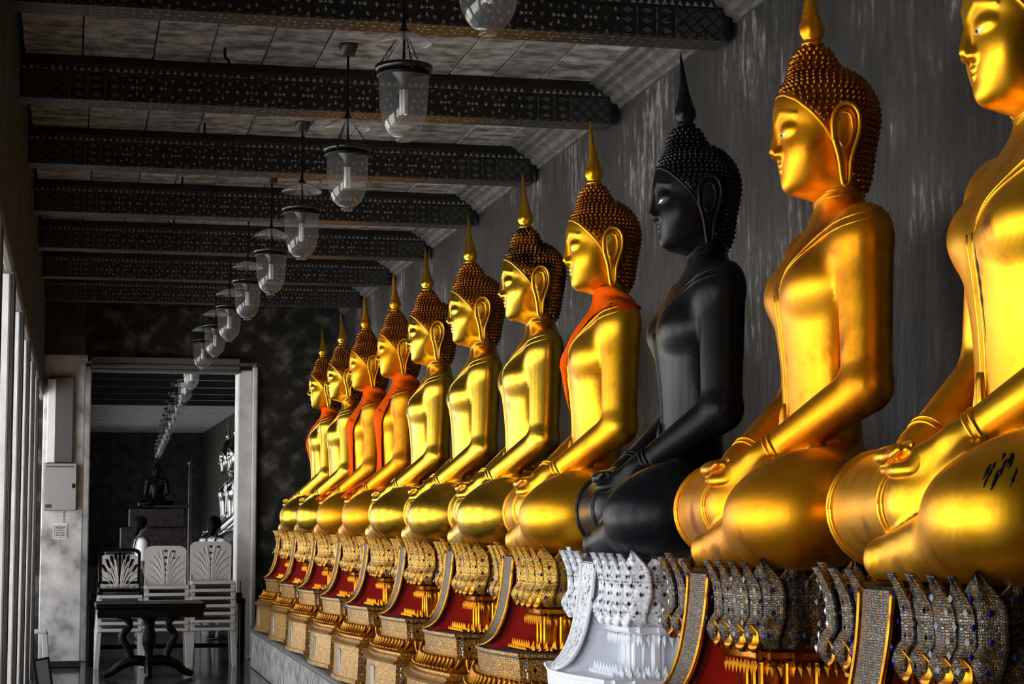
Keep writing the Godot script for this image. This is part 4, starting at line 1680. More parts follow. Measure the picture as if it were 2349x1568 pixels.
func build_row():
	build_base_meshes()
	var gold_base := {"kind": "gold", "panel": M.mosaic_gold, "trim": M.base_gold, "back": M.base_gold, "top": M.base_top, "petal": M.mosaic_petal, "tongue": M.mosaic_grey, "fill": M.base_red}
	var grey_base := {"kind": "grey", "panel": M.mosaic_grey, "trim": M.base_gold, "back": M.base_gold, "top": M.base_top, "petal": M.mosaic_grey, "tongue": M.mosaic_grey, "fill": M.base_red}
	var mix_base := {"kind": "mix", "panel": M.mosaic_gold, "trim": M.base_gold, "back": M.base_gold, "top": M.base_top, "petal": M.mosaic_grey, "tongue": M.mosaic_grey, "fill": M.base_red}
	var white_base := {"kind": "white", "panel": M.base_white, "trim": M.base_white, "back": M.base_white, "top": M.base_white, "petal": M.mosaic_white, "tongue": M.mosaic_white, "fill": M.base_white}
	var zs := [-4.84, -6.341, -7.80, -9.293, -10.805, -12.40, -13.99, -15.45, -17.07, -18.62, -20.10]
	var labels := [
		"large gilded seated statue at the right edge, cut by the frame",
		"gilded seated statue just right of the black one, whole face in view",
		"black lacquered seated statue with white eyes among the gilded ones",
		"gilded seated statue with orange sash, just left of the black statue",
		"gilded seated statue with dark bare patches on its hair curls",
		"third gilded statue left of the black statue, without a sash",
		"fourth gilded statue left of the black statue, bare chested, next to the orange sash pair",
		"nearer of the two statues wearing long hanging orange sashes",
		"farther of the two statues wearing long hanging orange sashes",
		"second gilded statue from the far end of the row",
		"farthest gilded statue of the row, by the end wall"]
	var blabels := [
		"grey mirror mosaic base under the statue at the right edge",
		"grey and gold mosaic base just right of the white base",
		"white carved lotus base under the black statue",
		"gold mosaic base just left of the white base, red filling under its drape",
		"gold mosaic base, second to the left of the white base",
		"gold mosaic base, third to the left of the white base",
		"gold mosaic base, fourth to the left of the white base",
		"gold mosaic base, fifth to the left of the white base",
		"gold mosaic base, sixth to the left of the white base",
		"gold mosaic base, second from the end wall",
		"gold mosaic base nearest the end wall"]
	for k in 11:
		var sk: Material = [M.gold, M.gold_orange, M.black, M.gold, M.gold_pale, M.gold_pale, M.gold_pale, M.gold_orange, M.gold_orange, M.gold_pale, M.gold_pale][k]
		var hr: Material = M.black_hair if k == 2 else (M.hair_patch if k == 4 else M.hair_gold)
		var op := {}
		if k == 0:
			op["damage"] = true
		if k == 3 or k == 10:
			op["sash"] = "sash_wrap"
		if k == 7 or k == 8:
			op["sash"] = "sash_hang"
		make_statue(zs[k], 2.52, sk, hr, labels[k], op)
		var b: Dictionary = gold_base
		if k == 0:
			b = grey_base
		elif k == 1:
			b = mix_base
		elif k == 2:
			b = white_base
		make_base(zs[k], 2.52, b, blabels[k])
	make_base(-3.30, 2.52, grey_base, "pale base corner just inside the lower right edge of the frame")

# ------------------------------------------------------------------ hanging lamps
var LM := {}

func lamp_meshes():
	var st := new_st(false)
	lathe(st, [[0.001, 0.0], [0.030, 0.0], [0.034, 0.006], [0.028, 0.014], [0.050, 0.026], [0.076, 0.052], [0.094, 0.090], [0.104, 0.140], [0.108, 0.200], [0.110, 0.270], [0.112, 0.310]], 28)
	LM.glass = done(st)
	st = new_st(false)
	lathe(st, [[0.113, 0.285], [0.118, 0.288], [0.118, 0.308], [0.113, 0.311]], 28)
	LM.band = done(st)
	st = new_st(false)
	lathe(st, [[0.112, 0.308], [0.122, 0.312], [0.128, 0.322], [0.126, 0.334], [0.116, 0.338], [0.110, 0.330], [0.108, 0.312]], 28)
	LM.rim = done(st)
	st = new_st(false)
	lathe(st, [[0.124, 0.424], [0.128, 0.430], [0.118, 0.442], [0.085, 0.464], [0.048, 0.480], [0.022, 0.488], [0.010, 0.490]], 28)
	LM.cover = done(st)
	st = new_st(false)
	tube(st, [Vector3(0, 0.32, 0), Vector3(0, CEIL - 3.21, 0)], 0.0065, 8)
	lathe(st, [[0.001, 0.318], [0.030, 0.322], [0.026, 0.336], [0.010, 0.346], [0.0065, 0.36]], 14)
	lathe(st, [[0.028, 0.486], [0.022, 0.496], [0.014, 0.504], [0.0075, 0.53], [0.0065, 0.56]], 14)
	LM.rod = done(st)
	st = new_st(false)
	for a in [0.5, 0.5 + TAU / 3, 0.5 + TAU * 2 / 3]:
		var p0 := Vector3(cos(a) * 0.030, 0.462, sin(a) * 0.030)
		var p1 := Vector3(cos(a) * 0.124, 0.326, sin(a) * 0.124)
		for q in 9:
			var c := p0.lerp(p1, (q + 0.5) / 9.0)
			var d := (p1 - p0) / 18.0
			var s := d.cross(Vector3.UP).normalized() * 0.0042 if q % 2 == 0 else d.cross(Vector3.UP).cross(d).normalized() * 0.0042
			tube(st, [c - d * 1.2, c - d * 0.6 + s, c + d * 0.6 + s, c + d * 1.2, c + d * 0.6 - s, c - d * 0.6 - s, c - d * 1.2], 0.0016, 5, false)
		tube(st, [p1, p1 + Vector3(cos(a) * 0.012, -0.006, sin(a) * 0.012), p1 + Vector3(cos(a) * 0.008, -0.03, sin(a) * 0.008)], 0.004, 5)
	LM.chains = done(st)
	st = new_st(false)
	for s in [-1.0, 1.0]:
		tube(st, [Vector3(0.011 * s, 0.232, 0), Vector3(0.011 * s, 0.118, 0)], 0.0078, 10)
		tube(st, [Vector3(0.0, 0.232, 0.011 * s), Vector3(0.0, 0.122, 0.011 * s)], 0.0072, 10)
	LM.bulb = done(st)
	st = new_st(false)
	lathe(st, [[0.020, 0.228], [0.022, 0.240], [0.026, 0.270], [0.060, 0.318]], 16)
	LM.socket = done(st)
	st = new_st(false)
	lathe(st, [[0.001, CEIL - 3.21 - 0.058], [0.036, CEIL - 3.21 - 0.056], [0.043, CEIL - 3.21 - 0.020], [0.050, CEIL - 3.21 - 0.014], [0.050, CEIL - 3.21]], 18)
	LM.cup = done(st)

func make_lamp(at: Vector3, label: String, group: String):
	var o := thing("hanging_lamp", label, "lamp", at, at.z * 0.37, group)
	var gl := part("glass_bell", LM.glass, M.glass, o)
	part("metal_band", LM.band, M.iron, o)
	part("rim", LM.rim, M.rim_metal, o)
	part("smoke_cover", LM.cover, M.glass_cover, o)
	part("rod", LM.rod, M.iron, o)
	part("chains", LM.chains, M.iron, o)
	var s := part("socket", LM.socket, M.cup, o)
	part("bulb", LM.bulb, M.bulb, s)
	part("ceiling_cup", LM.cup, M.cup, o)

func build_lamps():
	lamp_meshes()
	var zs := [-6.46, -8.23, -10.01, -12.10, -14.03, -15.98, -17.89, -19.70, -21.6]
	var ys := [3.31, 3.24, 3.19, 3.21, 3.19, 3.22, 3.20, 3.19, 3.23]
	var ords := ["nearest, cut by the top edge", "second, largest seen whole", "third from the viewer", "fourth from the viewer", "fifth from the viewer", "sixth from the viewer", "seventh from the viewer", "eighth from the viewer", "ninth and last before the doorway"]
	for k in 9:
		make_lamp(Vector3(1.375, 3.21 + (ys[k] - 3.21) * 0.5, zs[k]), "bell jar glass lamp on a rod, %s" % ords[k], "bell jar lamps in the gallery")

# ------------------------------------------------------------------ end wall and doorway
func build_end_wall():
	var w := struct_node("wall_end", "dark mottled plaster wall around the doorway at the far end", "wall")
	part("right_part", box_mesh(Vector3(1.3, 4.2, 0.5), 0.0), M.wall_end, w, Vector3(2.03 + 0.65, 2.1, END_Z - 0.25))
	part("top_part", box_mesh(Vector3(2.08, 0.85, 0.5), 0.0), M.wall_end, w, Vector3(0.99, 3.36 + 0.425, END_Z - 0.25))
	part("left_part", box_mesh(Vector3(0.5, 4.2, 0.5), 0.0), M.wall_end, w, Vector3(-0.20, 2.1, END_Z - 0.25))
	var d := struct_node("door_1", "tall open doorway with white jambs and a moulded lintel", "doorway")
	part("jamb", box_mesh(Vector3(0.16, 3.27, 0.46), 0.012), M.white_plaster, d, Vector3(1.905, 1.635, END_Z - 0.18))
	part("jamb_moulding", box_mesh(Vector3(0.060, 3.31, 0.10), 0.02), M.white_plaster, d, Vector3(2.015, 1.655, END_Z + 0.04))
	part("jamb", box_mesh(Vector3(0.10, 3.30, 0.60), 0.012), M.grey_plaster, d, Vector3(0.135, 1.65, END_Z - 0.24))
	var st := new_st()
	for q in [[3.245, 0.035, 0.05], [3.29, 0.05, 0.09], [3.355, 0.08, 0.06]]:
		box(st, Vector3(1.01, q[0], END_Z + 0.0), Vector3(1.66, q[1], q[2] + 0.2), 0.012)
	part("lintel", done(st), M.moulding, d)
	# pier at the left with a switch box, a light panel and notices
	var p := struct_node("wall_corner", "pale plaster pier left of the doorway carrying the metal box", "pier")
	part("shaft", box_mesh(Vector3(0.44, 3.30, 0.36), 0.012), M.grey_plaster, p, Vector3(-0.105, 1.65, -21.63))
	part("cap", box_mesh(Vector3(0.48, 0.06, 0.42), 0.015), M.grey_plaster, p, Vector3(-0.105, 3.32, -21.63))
	part("baseboard", box_mesh(Vector3(0.45, 0.07, 0.38), 0.01), M.dark_wood, p, Vector3(-0.105, 0.035, -21.63))
	part("dark_upper_wall", box_mesh(Vector3(0.5, 0.85, 0.36), 0.0), M.left_wall, p, Vector3(-0.14, 3.77, -21.63))
	var zf := -21.45
	var bx := thing("switch_box", "grey metal electrical box mounted on the pale pier", "box", Vector3(-0.130, 1.92, zf + 0.07))
	part("case", box_mesh(Vector3(0.345, 0.505, 0.13), 0.01), M.box_edge, bx)
	part("door", box_mesh(Vector3(0.335, 0.495, 0.012), 0.005), M.box_grey, bx, Vector3(0, 0, 0.071))
	part("top_strip", box_mesh(Vector3(0.29, 0.016, 0.006), 0.002), M.box_edge, bx, Vector3(0, 0.215, 0.079))
	part("handle", box_mesh(Vector3(0.028, 0.048, 0.02), 0.004), M.iron, bx, Vector3(0.138, 0.01, 0.082))
	part("sticker", box_mesh(Vector3(0.065, 0.036, 0.003), 0.0), M.ink, bx, Vector3(-0.118, -0.205, 0.079))
	var lp := thing("trunking", "tall boxed cable duct on the pier above the metal box", "duct", Vector3(-0.13, 2.64, zf + 0.05))
	part("side", box_mesh(Vector3(0.20, 0.92, 0.09), 0.008), M.box_edge, lp, Vector3(0.025, 0, 0))
	part("white_cover", box_mesh(Vector3(0.092, 0.90, 0.10), 0.008), M.panel_white, lp, Vector3(-0.105, -0.015, 0))
	# notice: small writing scratched on paper
	var nt := thing("notice", "small paper notice with two columns of writing under the box", "notice", Vector3(-0.120, 1.45, zf + 0.006))
	part("paper", box_mesh(Vector3(0.15, 0.17, 0.004), 0.001), M.paper, nt)
	var s2 := new_st()
	for c in 2:
		for r in 6:
			box(s2, Vector3(-0.028 + c * 0.056, 0.040 - r * 0.018, 0.003), Vector3(0.042, 0.009, 0.002), 0.0)
	for e in [[0, 0.055, 0.125, 0.004], [0, -0.070, 0.125, 0.004]]:
		box(s2, Vector3(e[0], e[1], 0.003), Vector3(e[2], e[3], 0.002), 0.0)
	box(s2, Vector3(0.062, -0.008, 0.003), Vector3(0.004, 0.125, 0.002), 0.0)
	box(s2, Vector3(-0.062, -0.008, 0.003), Vector3(0.004, 0.125, 0.002), 0.0)
	box(s2, Vector3(0.0, -0.008, 0.003), Vector3(0.004, 0.125, 0.002), 0.0)
	part("writing", done(s2), M.ink, nt)
	var n2 := thing("wall_writing", "short vertical line of small script painted just under the box", "writing", Vector3(-0.085, 1.60, zf + 0.003))
	var s3 := new_st(false)
	for q in 5:
		var yy := 0.05 - q * 0.026
		tube(s3, [Vector3(-0.010, yy + 0.008, 0), Vector3(0.008, yy + 0.010, 0), Vector3(0.012, yy, 0), Vector3(0.0, yy - 0.006, 0), Vector3(-0.006, yy + 0.001, 0)], 0.0028, 5)
	part("letters", done(s3), M.ink, n2)

# ------------------------------------------------------------------ chairs and tables
var CM := {}

func chair_meshes():
	# moulded plastic chair, front towards +z
	var st := new_st(false)
	# seat pan
	var rows := []
	for i in 9:
		var v := i / 8.0
		var r := PackedVector3Array()
		for j in 11:
			var u := (j / 10.0 - 0.5) * 2.0
			var hw := lerpf(0.235, 0.205, v)
			var y := 0.43 - 0.022 * (1.0 - u * u) * sin(v * PI) - (0.03 * pow(1.0 - v, 6.0))
			r.append(Vector3(u * hw, y, lerpf(0.22, -0.20, v)))
		rows.append(r)
	grid(st, rows)
	var rows2 := []
	for r in rows:
		var q := PackedVector3Array()
		for p in r:
			q.append(p - Vector3(0, 0.012, 0))
		rows2.append(q)
	grid(st, rows2, false, true)
	# aprons, front one with rounded ends
	box(st, Vector3(0, 0.408, 0.214), Vector3(0.46, 0.032, 0.018), 0.006)
	box(st, Vector3(-0.222, 0.405, 0.01), Vector3(0.016, 0.045, 0.40), 0.006)
	box(st, Vector3(0.222, 0.405, 0.01), Vector3(0.016, 0.045, 0.40), 0.006)
	CM.seat = done(st)
	# legs, channel shaped
	st = new_st()
	for q in [0]:
		box(st, Vector3(0, 0.205, 0), Vector3(0.052, 0.41, 0.014), 0.004)
		box(st, Vector3(-0.02, 0.205, -0.022), Vector3(0.012, 0.41, 0.045), 0.004)
	CM.leg = done(st)
	# backrest with fan shaped slots
	st = new_st()
	var W := 0.225
	var y0 := 0.46
	var y1 := 0.845
	var frame := PackedVector2Array()
	for i in 9:
		var a := PI * 0.5 * i / 8.0
		frame.append(Vector2(W - 0.09 + cos(a) * 0.09, y1 - 0.06 + sin(a) * 0.06))
	for i in 9:
		var a := PI * 0.5 + PI * 0.5 * i / 8.0
		frame.append(Vector2(-W + 0.09 + cos(a) * 0.09, y1 - 0.06 + sin(a) * 0.06))
	frame.append(Vector2(-W * 0.97, y0))
	frame.append(Vector2(W * 0.97, y0))
	# ribs of the fan, left open between
	var inner := PackedVector2Array()
	for p in frame:
		inner.append(Vector2(p.x * 0.86, lerpf((y0 + y1) / 2, p.y, 0.84)))
	var n := frame.size()
	for i in n:
		var a := frame[i]
		var b := frame[(i + 1) % n]
		var c := inner[(i + 1) % n]
		var d := inner[i]
		prism(st, PackedVector2Array([a, b, c, d]), -0.010, 0.010)
	for i in 9:
		var t := (i - 4) / 4.0
		var bx := t * 0.075
		var tx := t * 0.185
		var ty := 0.80 - absf(t) * absf(t) * 0.13
		prism(st, PackedVector2Array([Vector2(bx - 0.008, 0.49), Vector2(bx + 0.008, 0.49), Vector2(tx + 0.017, ty), Vector2(tx - 0.017, ty)]), -0.008, 0.008)
	CM.back_open = done(st)
	st = new_st()
	prism(st, frame, -0.008, 0.004)
	for i in 9:
		if i == 4:
			continue
		var t := (i - 4) / 4.0
		var pts := []
		for k in 6:
			var v := k / 5.0
			pts.append(Vector3(t * lerpf(0.05, 0.19, v * v), lerpf(0.50, 0.80 - t * t * 0.12, v), 0.005))
		tube(st, pts, 0.009, 6)
	CM.back = done(st)
	st = new_st(false)
	box(st, Vector3(0.215, 0.44, -0.02), Vector3(0.02, 0.09, 0.04), 0.006)
	box(st, Vector3(-0.215, 0.44, -0.02), Vector3(0.02, 0.09, 0.04), 0.006)
	CM.post = done(st)

func make_chair(at: Vector3, turn: float, dark: bool, showback: bool, label: String, group: String):
	var o := thing("plastic_chair", label, "chair", at, turn, group)
	var m: Material = M.plastic_dark if dark else M.plastic_white
	part("seat", CM.seat, m, o)
	var tb := Basis(Vector3.RIGHT, -0.10)
	part("backrest", CM.back_open if dark else CM.back, m, o, Vector3(0, 0.0, -0.16), tb)
	if not dark:
		if showback:
			for q in [[0.0, 0.79, 0.036, 0.026], [0.085, 0.785, 0.036, 0.022], [0.0, 0.72, 0.030, 0.024], [0.075, 0.715, 0.020, 0.020], [-0.075, 0.715, 0.016, 0.016], [0.0, 0.655, 0.018, 0.020], [0.0, 0.59, 0.014, 0.018], [0.0, 0.53, 0.012, 0.014]]:
				part("slot", box_mesh(Vector3(q[2], q[3], 0.008), 0.002), M.cloth_dark, o, Vector3(0, 0.0, -0.16) + tb * Vector3(q[0], q[1], 0.002), tb)
	part("back_posts", CM.post, m, o, Vector3(0, 0, -0.19))
	for sx in [-1.0, 1.0]:
		for sz in [-1.0, 1.0]:
			var b := Basis(Vector3.BACK, 0.055 * sx) * Basis(Vector3.RIGHT, -0.05 * sz)
			if sz < 0:
				b = b * Basis(Vector3.UP, PI)
			part("leg", CM.leg, m, o, Vector3(0.235 * sx, 0.0, 0.212 * sz), b)

func build_furniture():
	chair_meshes()
	var ords := ["lowest", "second lowest", "third from the floor", "fourth from the floor", "fifth from the floor", "sixth from the floor", "topmost"]
	var sx := [0.515, 1.005, 1.492]
	var dy := [0.070, 0.074, 0.082]
	var st_names := ["left stack, under the dark chair", "middle stack", "right stack, beside the doorway jamb"]
	for s in 3:
		for k in 7:
			var dark := s == 0 and k == 6
			var lab := "white plastic chair, %s in the %s" % [ords[k], st_names[s]]
			if dark:
				lab = "dark glossy plastic chair on top of the left stack"
			make_chair(Vector3(sx[s], k * dy[s], -21.30 - k * 0.006), 0.0, dark, k >= 5, lab, "stacked plastic chairs")
	# pedestal table of dark carved wood
	var t := thing("carved_table", "black carved wooden table with scrolled legs before the chairs", "table", Vector3(0.775, 0, -19.9))
	part("table_top", box_mesh(Vector3(1.07, 0.05, 0.80), 0.012), M.table_wood, t, Vector3(0, 0.725, 0))
	var st := new_st()
	box(st, Vector3(0, 0.66, 0.36), Vector3(1.03, 0.09, 0.03), 0.006)
	box(st, Vector3(0, 0.66, -0.36), Vector3(1.03, 0.09, 0.03), 0.006)
	box(st, Vector3(0.50, 0.66, 0), Vector3(0.03, 0.09, 0.72), 0.006)
	box(st, Vector3(-0.50, 0.66, 0), Vector3(0.03, 0.09, 0.72), 0.006)
	part("apron", done(st), M.table_wood, t)
	for s in [-1.0, 1.0]:
		st = new_st(false)
		tube(st, curve([Vector3(0.40 * s, 0.64, 0), Vector3(0.25 * s, 0.61, 0), Vector3(0.19 * s, 0.52, 0), Vector3(0.26 * s, 0.42, 0), Vector3(0.20 * s, 0.29, 0), Vector3(0.17 * s, 0.18, 0)], 18), 0.036, 8)
		part("scroll_leg", done(st), M.table_wood, t)
		st = new_st(false)
		tube(st, curve([Vector3(0.0, 0.16, 0.0), Vector3(0.14 * s, 0.175, 0.0), Vector3(0.27 * s, 0.13, 0.0), Vector3(0.36 * s, 0.06, 0.0), Vector3(0.44 * s, 0.032, 0.0)], 14), [0.05, 0.055, 0.055, 0.055, 0.055, 0.05, 0.05, 0.045, 0.045, 0.04, 0.04, 0.035, 0.033, 0.03], 8)
		part("foot", done(st), M.table_wood, t)
		st = new_st(false)
		tube(st, curve([Vector3(0.0, 0.15, 0.0), Vector3(0.0, 0.15, 0.14 * s), Vector3(0.0, 0.08, 0.27 * s), Vector3(0.0, 0.032, 0.34 * s)], 10), [0.045, 0.05, 0.05, 0.045, 0.04, 0.04, 0.035, 0.035, 0.03, 0.03], 8)
		part("foot", done(st), M.table_wood, t)
	st = new_st(false)
	lathe(st, [[0.05, 0.12], [0.075, 0.16], [0.045, 0.20], [0.040, 0.26], [0.07, 0.34], [0.075, 0.42], [0.05, 0.50], [0.06, 0.56], [0.10, 0.62], [0.12, 0.645]], 18)
	part("column", done(st), M.table_wood, t)
	# long dark frame bench standing in the doorway behind the table
	var b := thing("frame_bench", "long black framed bench across the doorway behind the chairs", "bench", Vector3(1.04, 0, -21.80))
	part("bench_top", box_mesh(Vector3(1.68, 0.06, 0.34), 0.01), M.table_wood, b, Vector3(0, 0.68, 0))
	for sx2 in [-0.81, 0.81]:
		for sz in [-0.14, 0.14]:
			part("leg", box_mesh(Vector3(0.055, 0.66, 0.05), 0.008), M.table_wood, b, Vector3(sx2, 0.33, sz))
		part("spindle", box_mesh(Vector3(0.012, 0.20, 0.012), 0.003), M.iron, b, Vector3(sx2 * 0.97, 0.80, 0.14))
	part("rail", box_mesh(Vector3(1.60, 0.05, 0.03), 0.006), M.table_wood, b, Vector3(0, 0.18, -0.15))
	part("back_rail", box_mesh(Vector3(1.66, 0.05, 0.03), 0.006), M.table_wood, b, Vector3(0, 0.735, -0.15))
	# white stool leg and dark board low at the left
	var c := thing("plastic_stool", "white plastic stool standing by the foot of the pale pier", "stool", Vector3(-0.285, 0, -20.4))
	part("seat", box_mesh(Vector3(0.26, 0.035, 0.26), 0.012), M.plastic_white, c, Vector3(-0.07, 0.445, 0))
	for q in [[0.04, 0.10], [-0.18, 0.10], [0.04, -0.10], [-0.18, -0.10]]:
		part("leg", box_mesh(Vector3(0.062, 0.44, 0.03), 0.008), M.plastic_white, c, Vector3(q[0] + 0.012 * signf(q[0]), 0.215, q[1]), Basis(Vector3.BACK, 0.06 * signf(q[0])))
	var e := thing("leaning_board", "small dark framed board leaning at the lower left by the piers", "board", Vector3(-0.225, 0.0, -18.35), 0.0)
	var tilt := Basis(Vector3.BACK, 0.16) * Basis(Vector3.RIGHT, -0.12)
	part("panel", box_mesh(Vector3(0.12, 0.30, 0.012), 0.003), M.box_edge, e, Vector3(0, 0.155, 0), tilt)
	for s in [-1.0, 1.0]:
		part("stile", box_mesh(Vector3(0.022, 0.33, 0.026), 0.004), M.table_wood, e, Vector3(0, 0.155, 0) + tilt * Vector3(0.066 * s, 0, 0.004), tilt)
	part("top_rail", box_mesh(Vector3(0.154, 0.018, 0.026), 0.004), M.table_wood, e, Vector3(0, 0.155, 0) + tilt * Vector3(0, 0.158, 0.004), tilt)
	part("cross_bar", box_mesh(Vector3(0.20, 0.022, 0.02), 0.004), M.plastic_white, e, Vector3(-0.05, 0.06, 0.03), Basis(Vector3.BACK, 0.14))

# ------------------------------------------------------------------ two people behind the chairs
func sd_person_skin(p: Vector3) -> float:
	# standing, facing +x; head about 1.5 m up
	var z := absf(p.z)
	var q := Vector3(p.x, p.y, z)
	var d := ell(q, Vector3(0.0, 1.49, 0), Vector3(0.088, 0.105, 0.072))
	d = smin(d, ell(q, Vector3(0.030, 1.425, 0), Vector3(0.052, 0.045, 0.045)), 0.03)
	d = smin(d, seg(q, Vector3(0.078, 1.490, 0), Vector3(0.100, 1.460, 0), 0.009, 0.013), 0.012)
	d = smin(d, ell(q, Vector3(0.082, 1.432, 0), Vector3(0.012, 0.009, 0.020)), 0.008)
	d = smin(d, ell(q, Vector3(-0.012, 1.478, 0.073), Vector3(0.020, 0.030, 0.008)), 0.006)
	d = smin(d, seg(q, Vector3(-0.012, 1.43, 0), Vector3(-0.020, 1.30, 0), 0.046, 0.050), 0.02)
	d = smin(d, seg(q, Vector3(-0.01, 1.26, 0.155), Vector3(-0.02, 1.00, 0.20), 0.042, 0.036), 0.02)
	d = smin(d, seg(q, Vector3(-0.02, 1.00, 0.20), Vector3(0.05, 0.78, 0.20), 0.035, 0.026), 0.01)
	d = smin(d, ell(q, Vector3(0.072, 0.725, 0.20), Vector3(0.032, 0.052, 0.018)), 0.015)
	for i in 4:
		d = min(d, seg(q, Vector3(0.055 + i * 0.014, 0.70, 0.20), Vector3(0.065 + i * 0.014, 0.63 - 0.012 * (1 if i == 1 or i == 2 else 0), 0.195), 0.008, 0.007))
	d = smin(d, seg(q, Vector3(0.09, 0.75, 0.195), Vector3(0.115, 0.685, 0.185), 0.010, 0.008), 0.01)
	d = smin(d, seg(q, Vector3(0, 0.85, 0.08), Vector3(0.01, 0.46, 0.085), 0.075, 0.052), 0.02)
	d = smin(d, seg(q, Vector3(0.01, 0.46, 0.085), Vector3(-0.01, 0.07, 0.085), 0.050, 0.032), 0.02)
	d = smin(d, seg(q, Vector3(-0.02, 0.04, 0.085), Vector3(0.13, 0.03, 0.09), 0.036, 0.028), 0.02)
	d = smin(d, ell(q, Vector3(0, 1.05, 0), Vector3(0.085, 0.26, 0.13)), 0.03)
	return d

func sd_person_shirt(p: Vector3) -> float:
	var q := Vector3(p.x, p.y, absf(p.z))
	var d := ell(q, Vector3(-0.005, 1.06, 0), Vector3(0.105, 0.28, 0.150))
	d = smin(d, seg(q, Vector3(-0.012, 1.265, 0.03), Vector3(-0.01, 1.245, 0.145), 0.060, 0.062), 0.04)
	d = smin(d, seg(q, Vector3(-0.01, 1.245, 0.150), Vector3(-0.018, 1.06, 0.192), 0.062, 0.060), 0.025)
	d = max(d, 0.86 - q.y)
	return max(d, q.y - 1.335)

func sd_person_skirt(p: Vector3) -> float:
	var t: float = clamp((0.92 - p.y) / 0.45, 0.0, 1.0)
	var d := (Vector2(p.x / lerpf(0.115, 0.17, t), p.z / lerpf(0.150, 0.205, t)).length() - 1.0) * 0.12
	return max(max(d, p.y - 0.92), 0.47 - p.y)

func sd_person_hair(p: Vector3) -> float:
	var q := Vector3(p.x, p.y, absf(p.z))
	var d := ell(q, Vector3(-0.016, 1.505, 0), Vector3(0.100, 0.105, 0.086))
	d = smin(d, ell(q, Vector3(-0.065, 1.42, 0), Vector3(0.045, 0.085, 0.062)), 0.03)
	# cut away from the face
	return max(d, (q.x - 0.045 - (q.y - 1.47) * 0.65) * 0.8)

func build_people():
	var skin := mesh_of([nets(4, Vector3(-0.16, -0.01, -0.27), Vector3(0.18, 1.62, 0.27), 0.012)])
	var shirt := mesh_of([nets(5, Vector3(-0.16, 0.80, -0.29), Vector3(0.16, 1.38, 0.29), 0.014)])
	var skirt := mesh_of([nets(6, Vector3(-0.20, 0.44, -0.24), Vector3(0.20, 0.96, 0.24), 0.016)])
	var hair := mesh_of([nets(7, Vector3(-0.14, 1.30, -0.11), Vector3(0.12, 1.64, 0.11), 0.009)])
	var st := new_st(false)
	for s in [-1.0, 1.0]:
		tube(st, curve([Vector3(0.108, 0.92, 0.075 * s), Vector3(0.108, 1.12, 0.080 * s), Vector3(0.055, 1.322, 0.085 * s), Vector3(-0.02, 1.338, 0.085 * s), Vector3(-0.08, 1.30, 0.080 * s), Vector3(-0.116, 1.10, 0.075 * s), Vector3(-0.116, 0.92, 0.07 * s)], 24), 0.010, 6)
	var straps := done(st)
	var labs := ["person in white shirt with dark shoulder straps behind the dark chair, facing right", "person in white shirt with head turned away behind the right chair stack"]
	var at := [Vector3(0.90, 0, -26.2), Vector3(1.85, 0, -26.0)]
	for k in 2:
		var o := thing("person", labs[k], "person", at[k], [0.15, 0.75][k], "people behind the chairs")
		o.scale = Vector3.ONE * 1.005
		part("body", skin, M.skin, o)
		part("shirt", shirt, M.shirt, o)
		part("skirt", skirt, M.cloth_dark, o)
		part("hair", hair, M.hair, o)
		part("shoulder_straps", straps, M.cloth_dark, o)

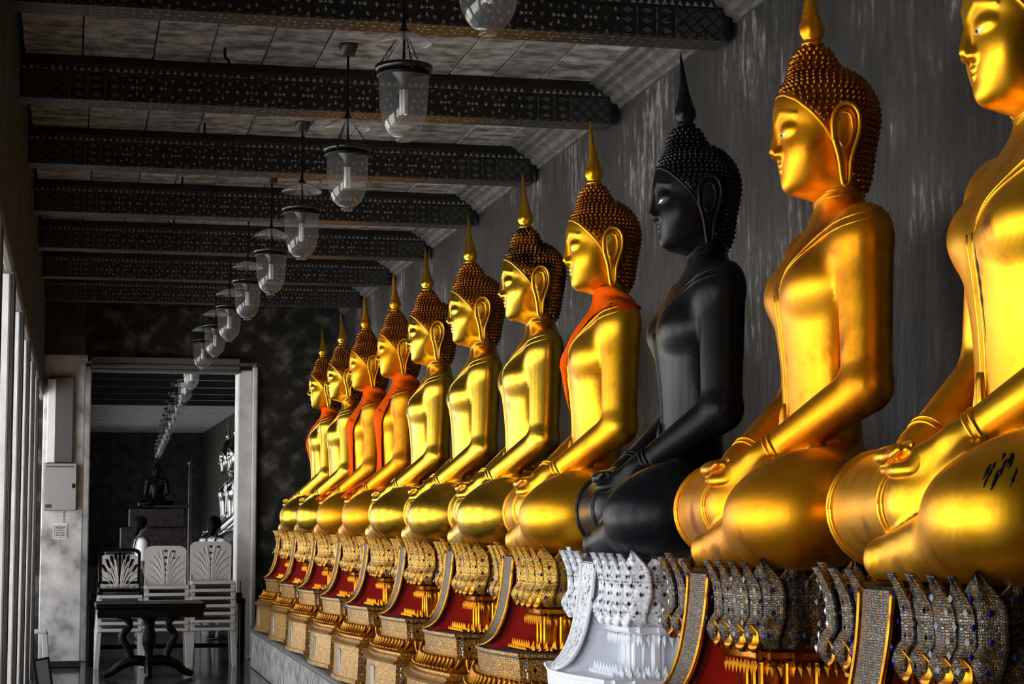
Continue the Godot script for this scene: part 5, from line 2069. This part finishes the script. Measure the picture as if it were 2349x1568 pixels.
# ------------------------------------------------------------------ the gallery beyond the doorway
func build_second_gallery():
	var w := struct_node("wall_beyond", "dark walls of the farther gallery seen through the doorway", "wall")
	part("right_wall", box_mesh(Vector3(0.3, 4.6, 46.0), 0.0), M.left_wall, w, Vector3(4.6, 2.3, -46.6))
	part("end_wall", box_mesh(Vector3(7.0, 4.6, 0.3), 0.0), M.left_wall, w, Vector3(1.5, 2.3, -69.5))
	part("left_wall", box_mesh(Vector3(0.3, 4.6, 6.0), 0.0), M.left_wall, w, Vector3(-0.75, 2.3, -66.4))
	part("left_lintel", box_mesh(Vector3(0.3, 1.9, 42.0), 0.0), M.left_wall, w, Vector3(-0.75, 3.65, -49.4))
	part("return_wall", box_mesh(Vector3(2.0, 4.6, 0.3), 0.0), M.left_wall, w, Vector3(3.9, 2.3, -23.6))
	part("ceiling", box_mesh(Vector3(5.9, 0.2, 47.0), 0.0), M.planks[0], w, Vector3(1.9, 4.65, -46.6))
	for k in 9:
		part("pier", box_mesh(Vector3(0.34, 2.7, 2.4), 0.01), M.grey_plaster, w, Vector3(-0.75, 1.35, -27.6 - k * 4.0))
	for k in 11:
		part("beam", box_mesh(Vector3(5.3, 0.3, 0.22), 0.01), M.dark_wood, w, Vector3(1.9, 4.4, -25.0 - k * 2.2))
	var ords := ["first", "second", "third", "fourth", "fifth", "sixth", "seventh", "eighth", "ninth", "tenth", "eleventh", "twelfth"]
	for k in 12:
		var z := -26.0 - k * 2.9
		make_lamp(Vector3(1.54 + (26.0 + z) * -0.029 - 0.03, 3.28, z), "lamp in the bright chain beyond the doorway, %s from the door" % ords[k], "lamps beyond the doorway")
	# figures that glint on the right, and a dark one on an altar far in
	for k in 3:
		var bz := -28.6 - k * 1.55
		var b := thing("far_pedestal", "plain pedestal of the %s silvery statue beyond the doorway" % ["nearest", "middle", "farthest"][k], "pedestal", Vector3(2.45, 0, bz), 0, "pedestals beyond the doorway")
		part("block", box_mesh(Vector3(0.9, 0.9, 1.3), 0.02), M.dark_metal, b, Vector3(0.0, 0.45, 0))
		part("top_step", box_mesh(Vector3(1.0, 0.12, 1.4), 0.02), M.silver, b, Vector3(0, 0.96, 0))
		part("foot_step", box_mesh(Vector3(1.05, 0.12, 1.42), 0.02), M.silver, b, Vector3(0, 0.06, 0))
		var s := make_statue(bz, 2.45, M.silver, M.dark_metal, "silvery seated statue glinting beyond the doorway, %s" % ["nearest to the jamb", "middle of three", "farthest of three"][k], {"group": "statues beyond the doorway"})
		s.position.y = 1.02
	var al := thing("altar", "stepped altar far beyond the doorway under a dark statue", "altar", Vector3(2.0, 0, -48.0))
	part("lower_step", box_mesh(Vector3(2.4, 0.8, 1.6), 0.02), M.stone_dark, al, Vector3(0, 0.4, 0))
	part("upper_step", box_mesh(Vector3(1.7, 0.55, 1.2), 0.02), M.stone_dark, al, Vector3(0, 1.07, 0))
	part("seat_block", box_mesh(Vector3(1.3, 0.45, 1.0), 0.02), M.stone_dark, al, Vector3(0, 1.57, 0))
	var ds := make_statue(-48.0, 2.0, M.dark_metal, M.black_hair, "dark seated statue on the altar far beyond the doorway", {"group": "statues beyond the doorway", "turn": -PI / 2})
	ds.position.y = 1.795
	ds.scale = Vector3.ONE * 0.62
	var po := thing("standing_pole", "thin grey pole standing between the people beyond the doorway", "pole", Vector3(1.66, 0, -28.5))
	var st := new_st(false)
	lathe(st, [[0.14, 0.0], [0.14, 0.02], [0.03, 0.04], [0.022, 0.06], [0.022, 2.35], [0.034, 2.36], [0.034, 2.40], [0.0, 2.41]], 12)
	part("shaft", done(st), M.rim_metal, po)
	part("cross_bar", box_mesh(Vector3(0.5, 0.03, 0.03), 0.005), M.rim_metal, po, Vector3(-0.25, 1.75, 0))
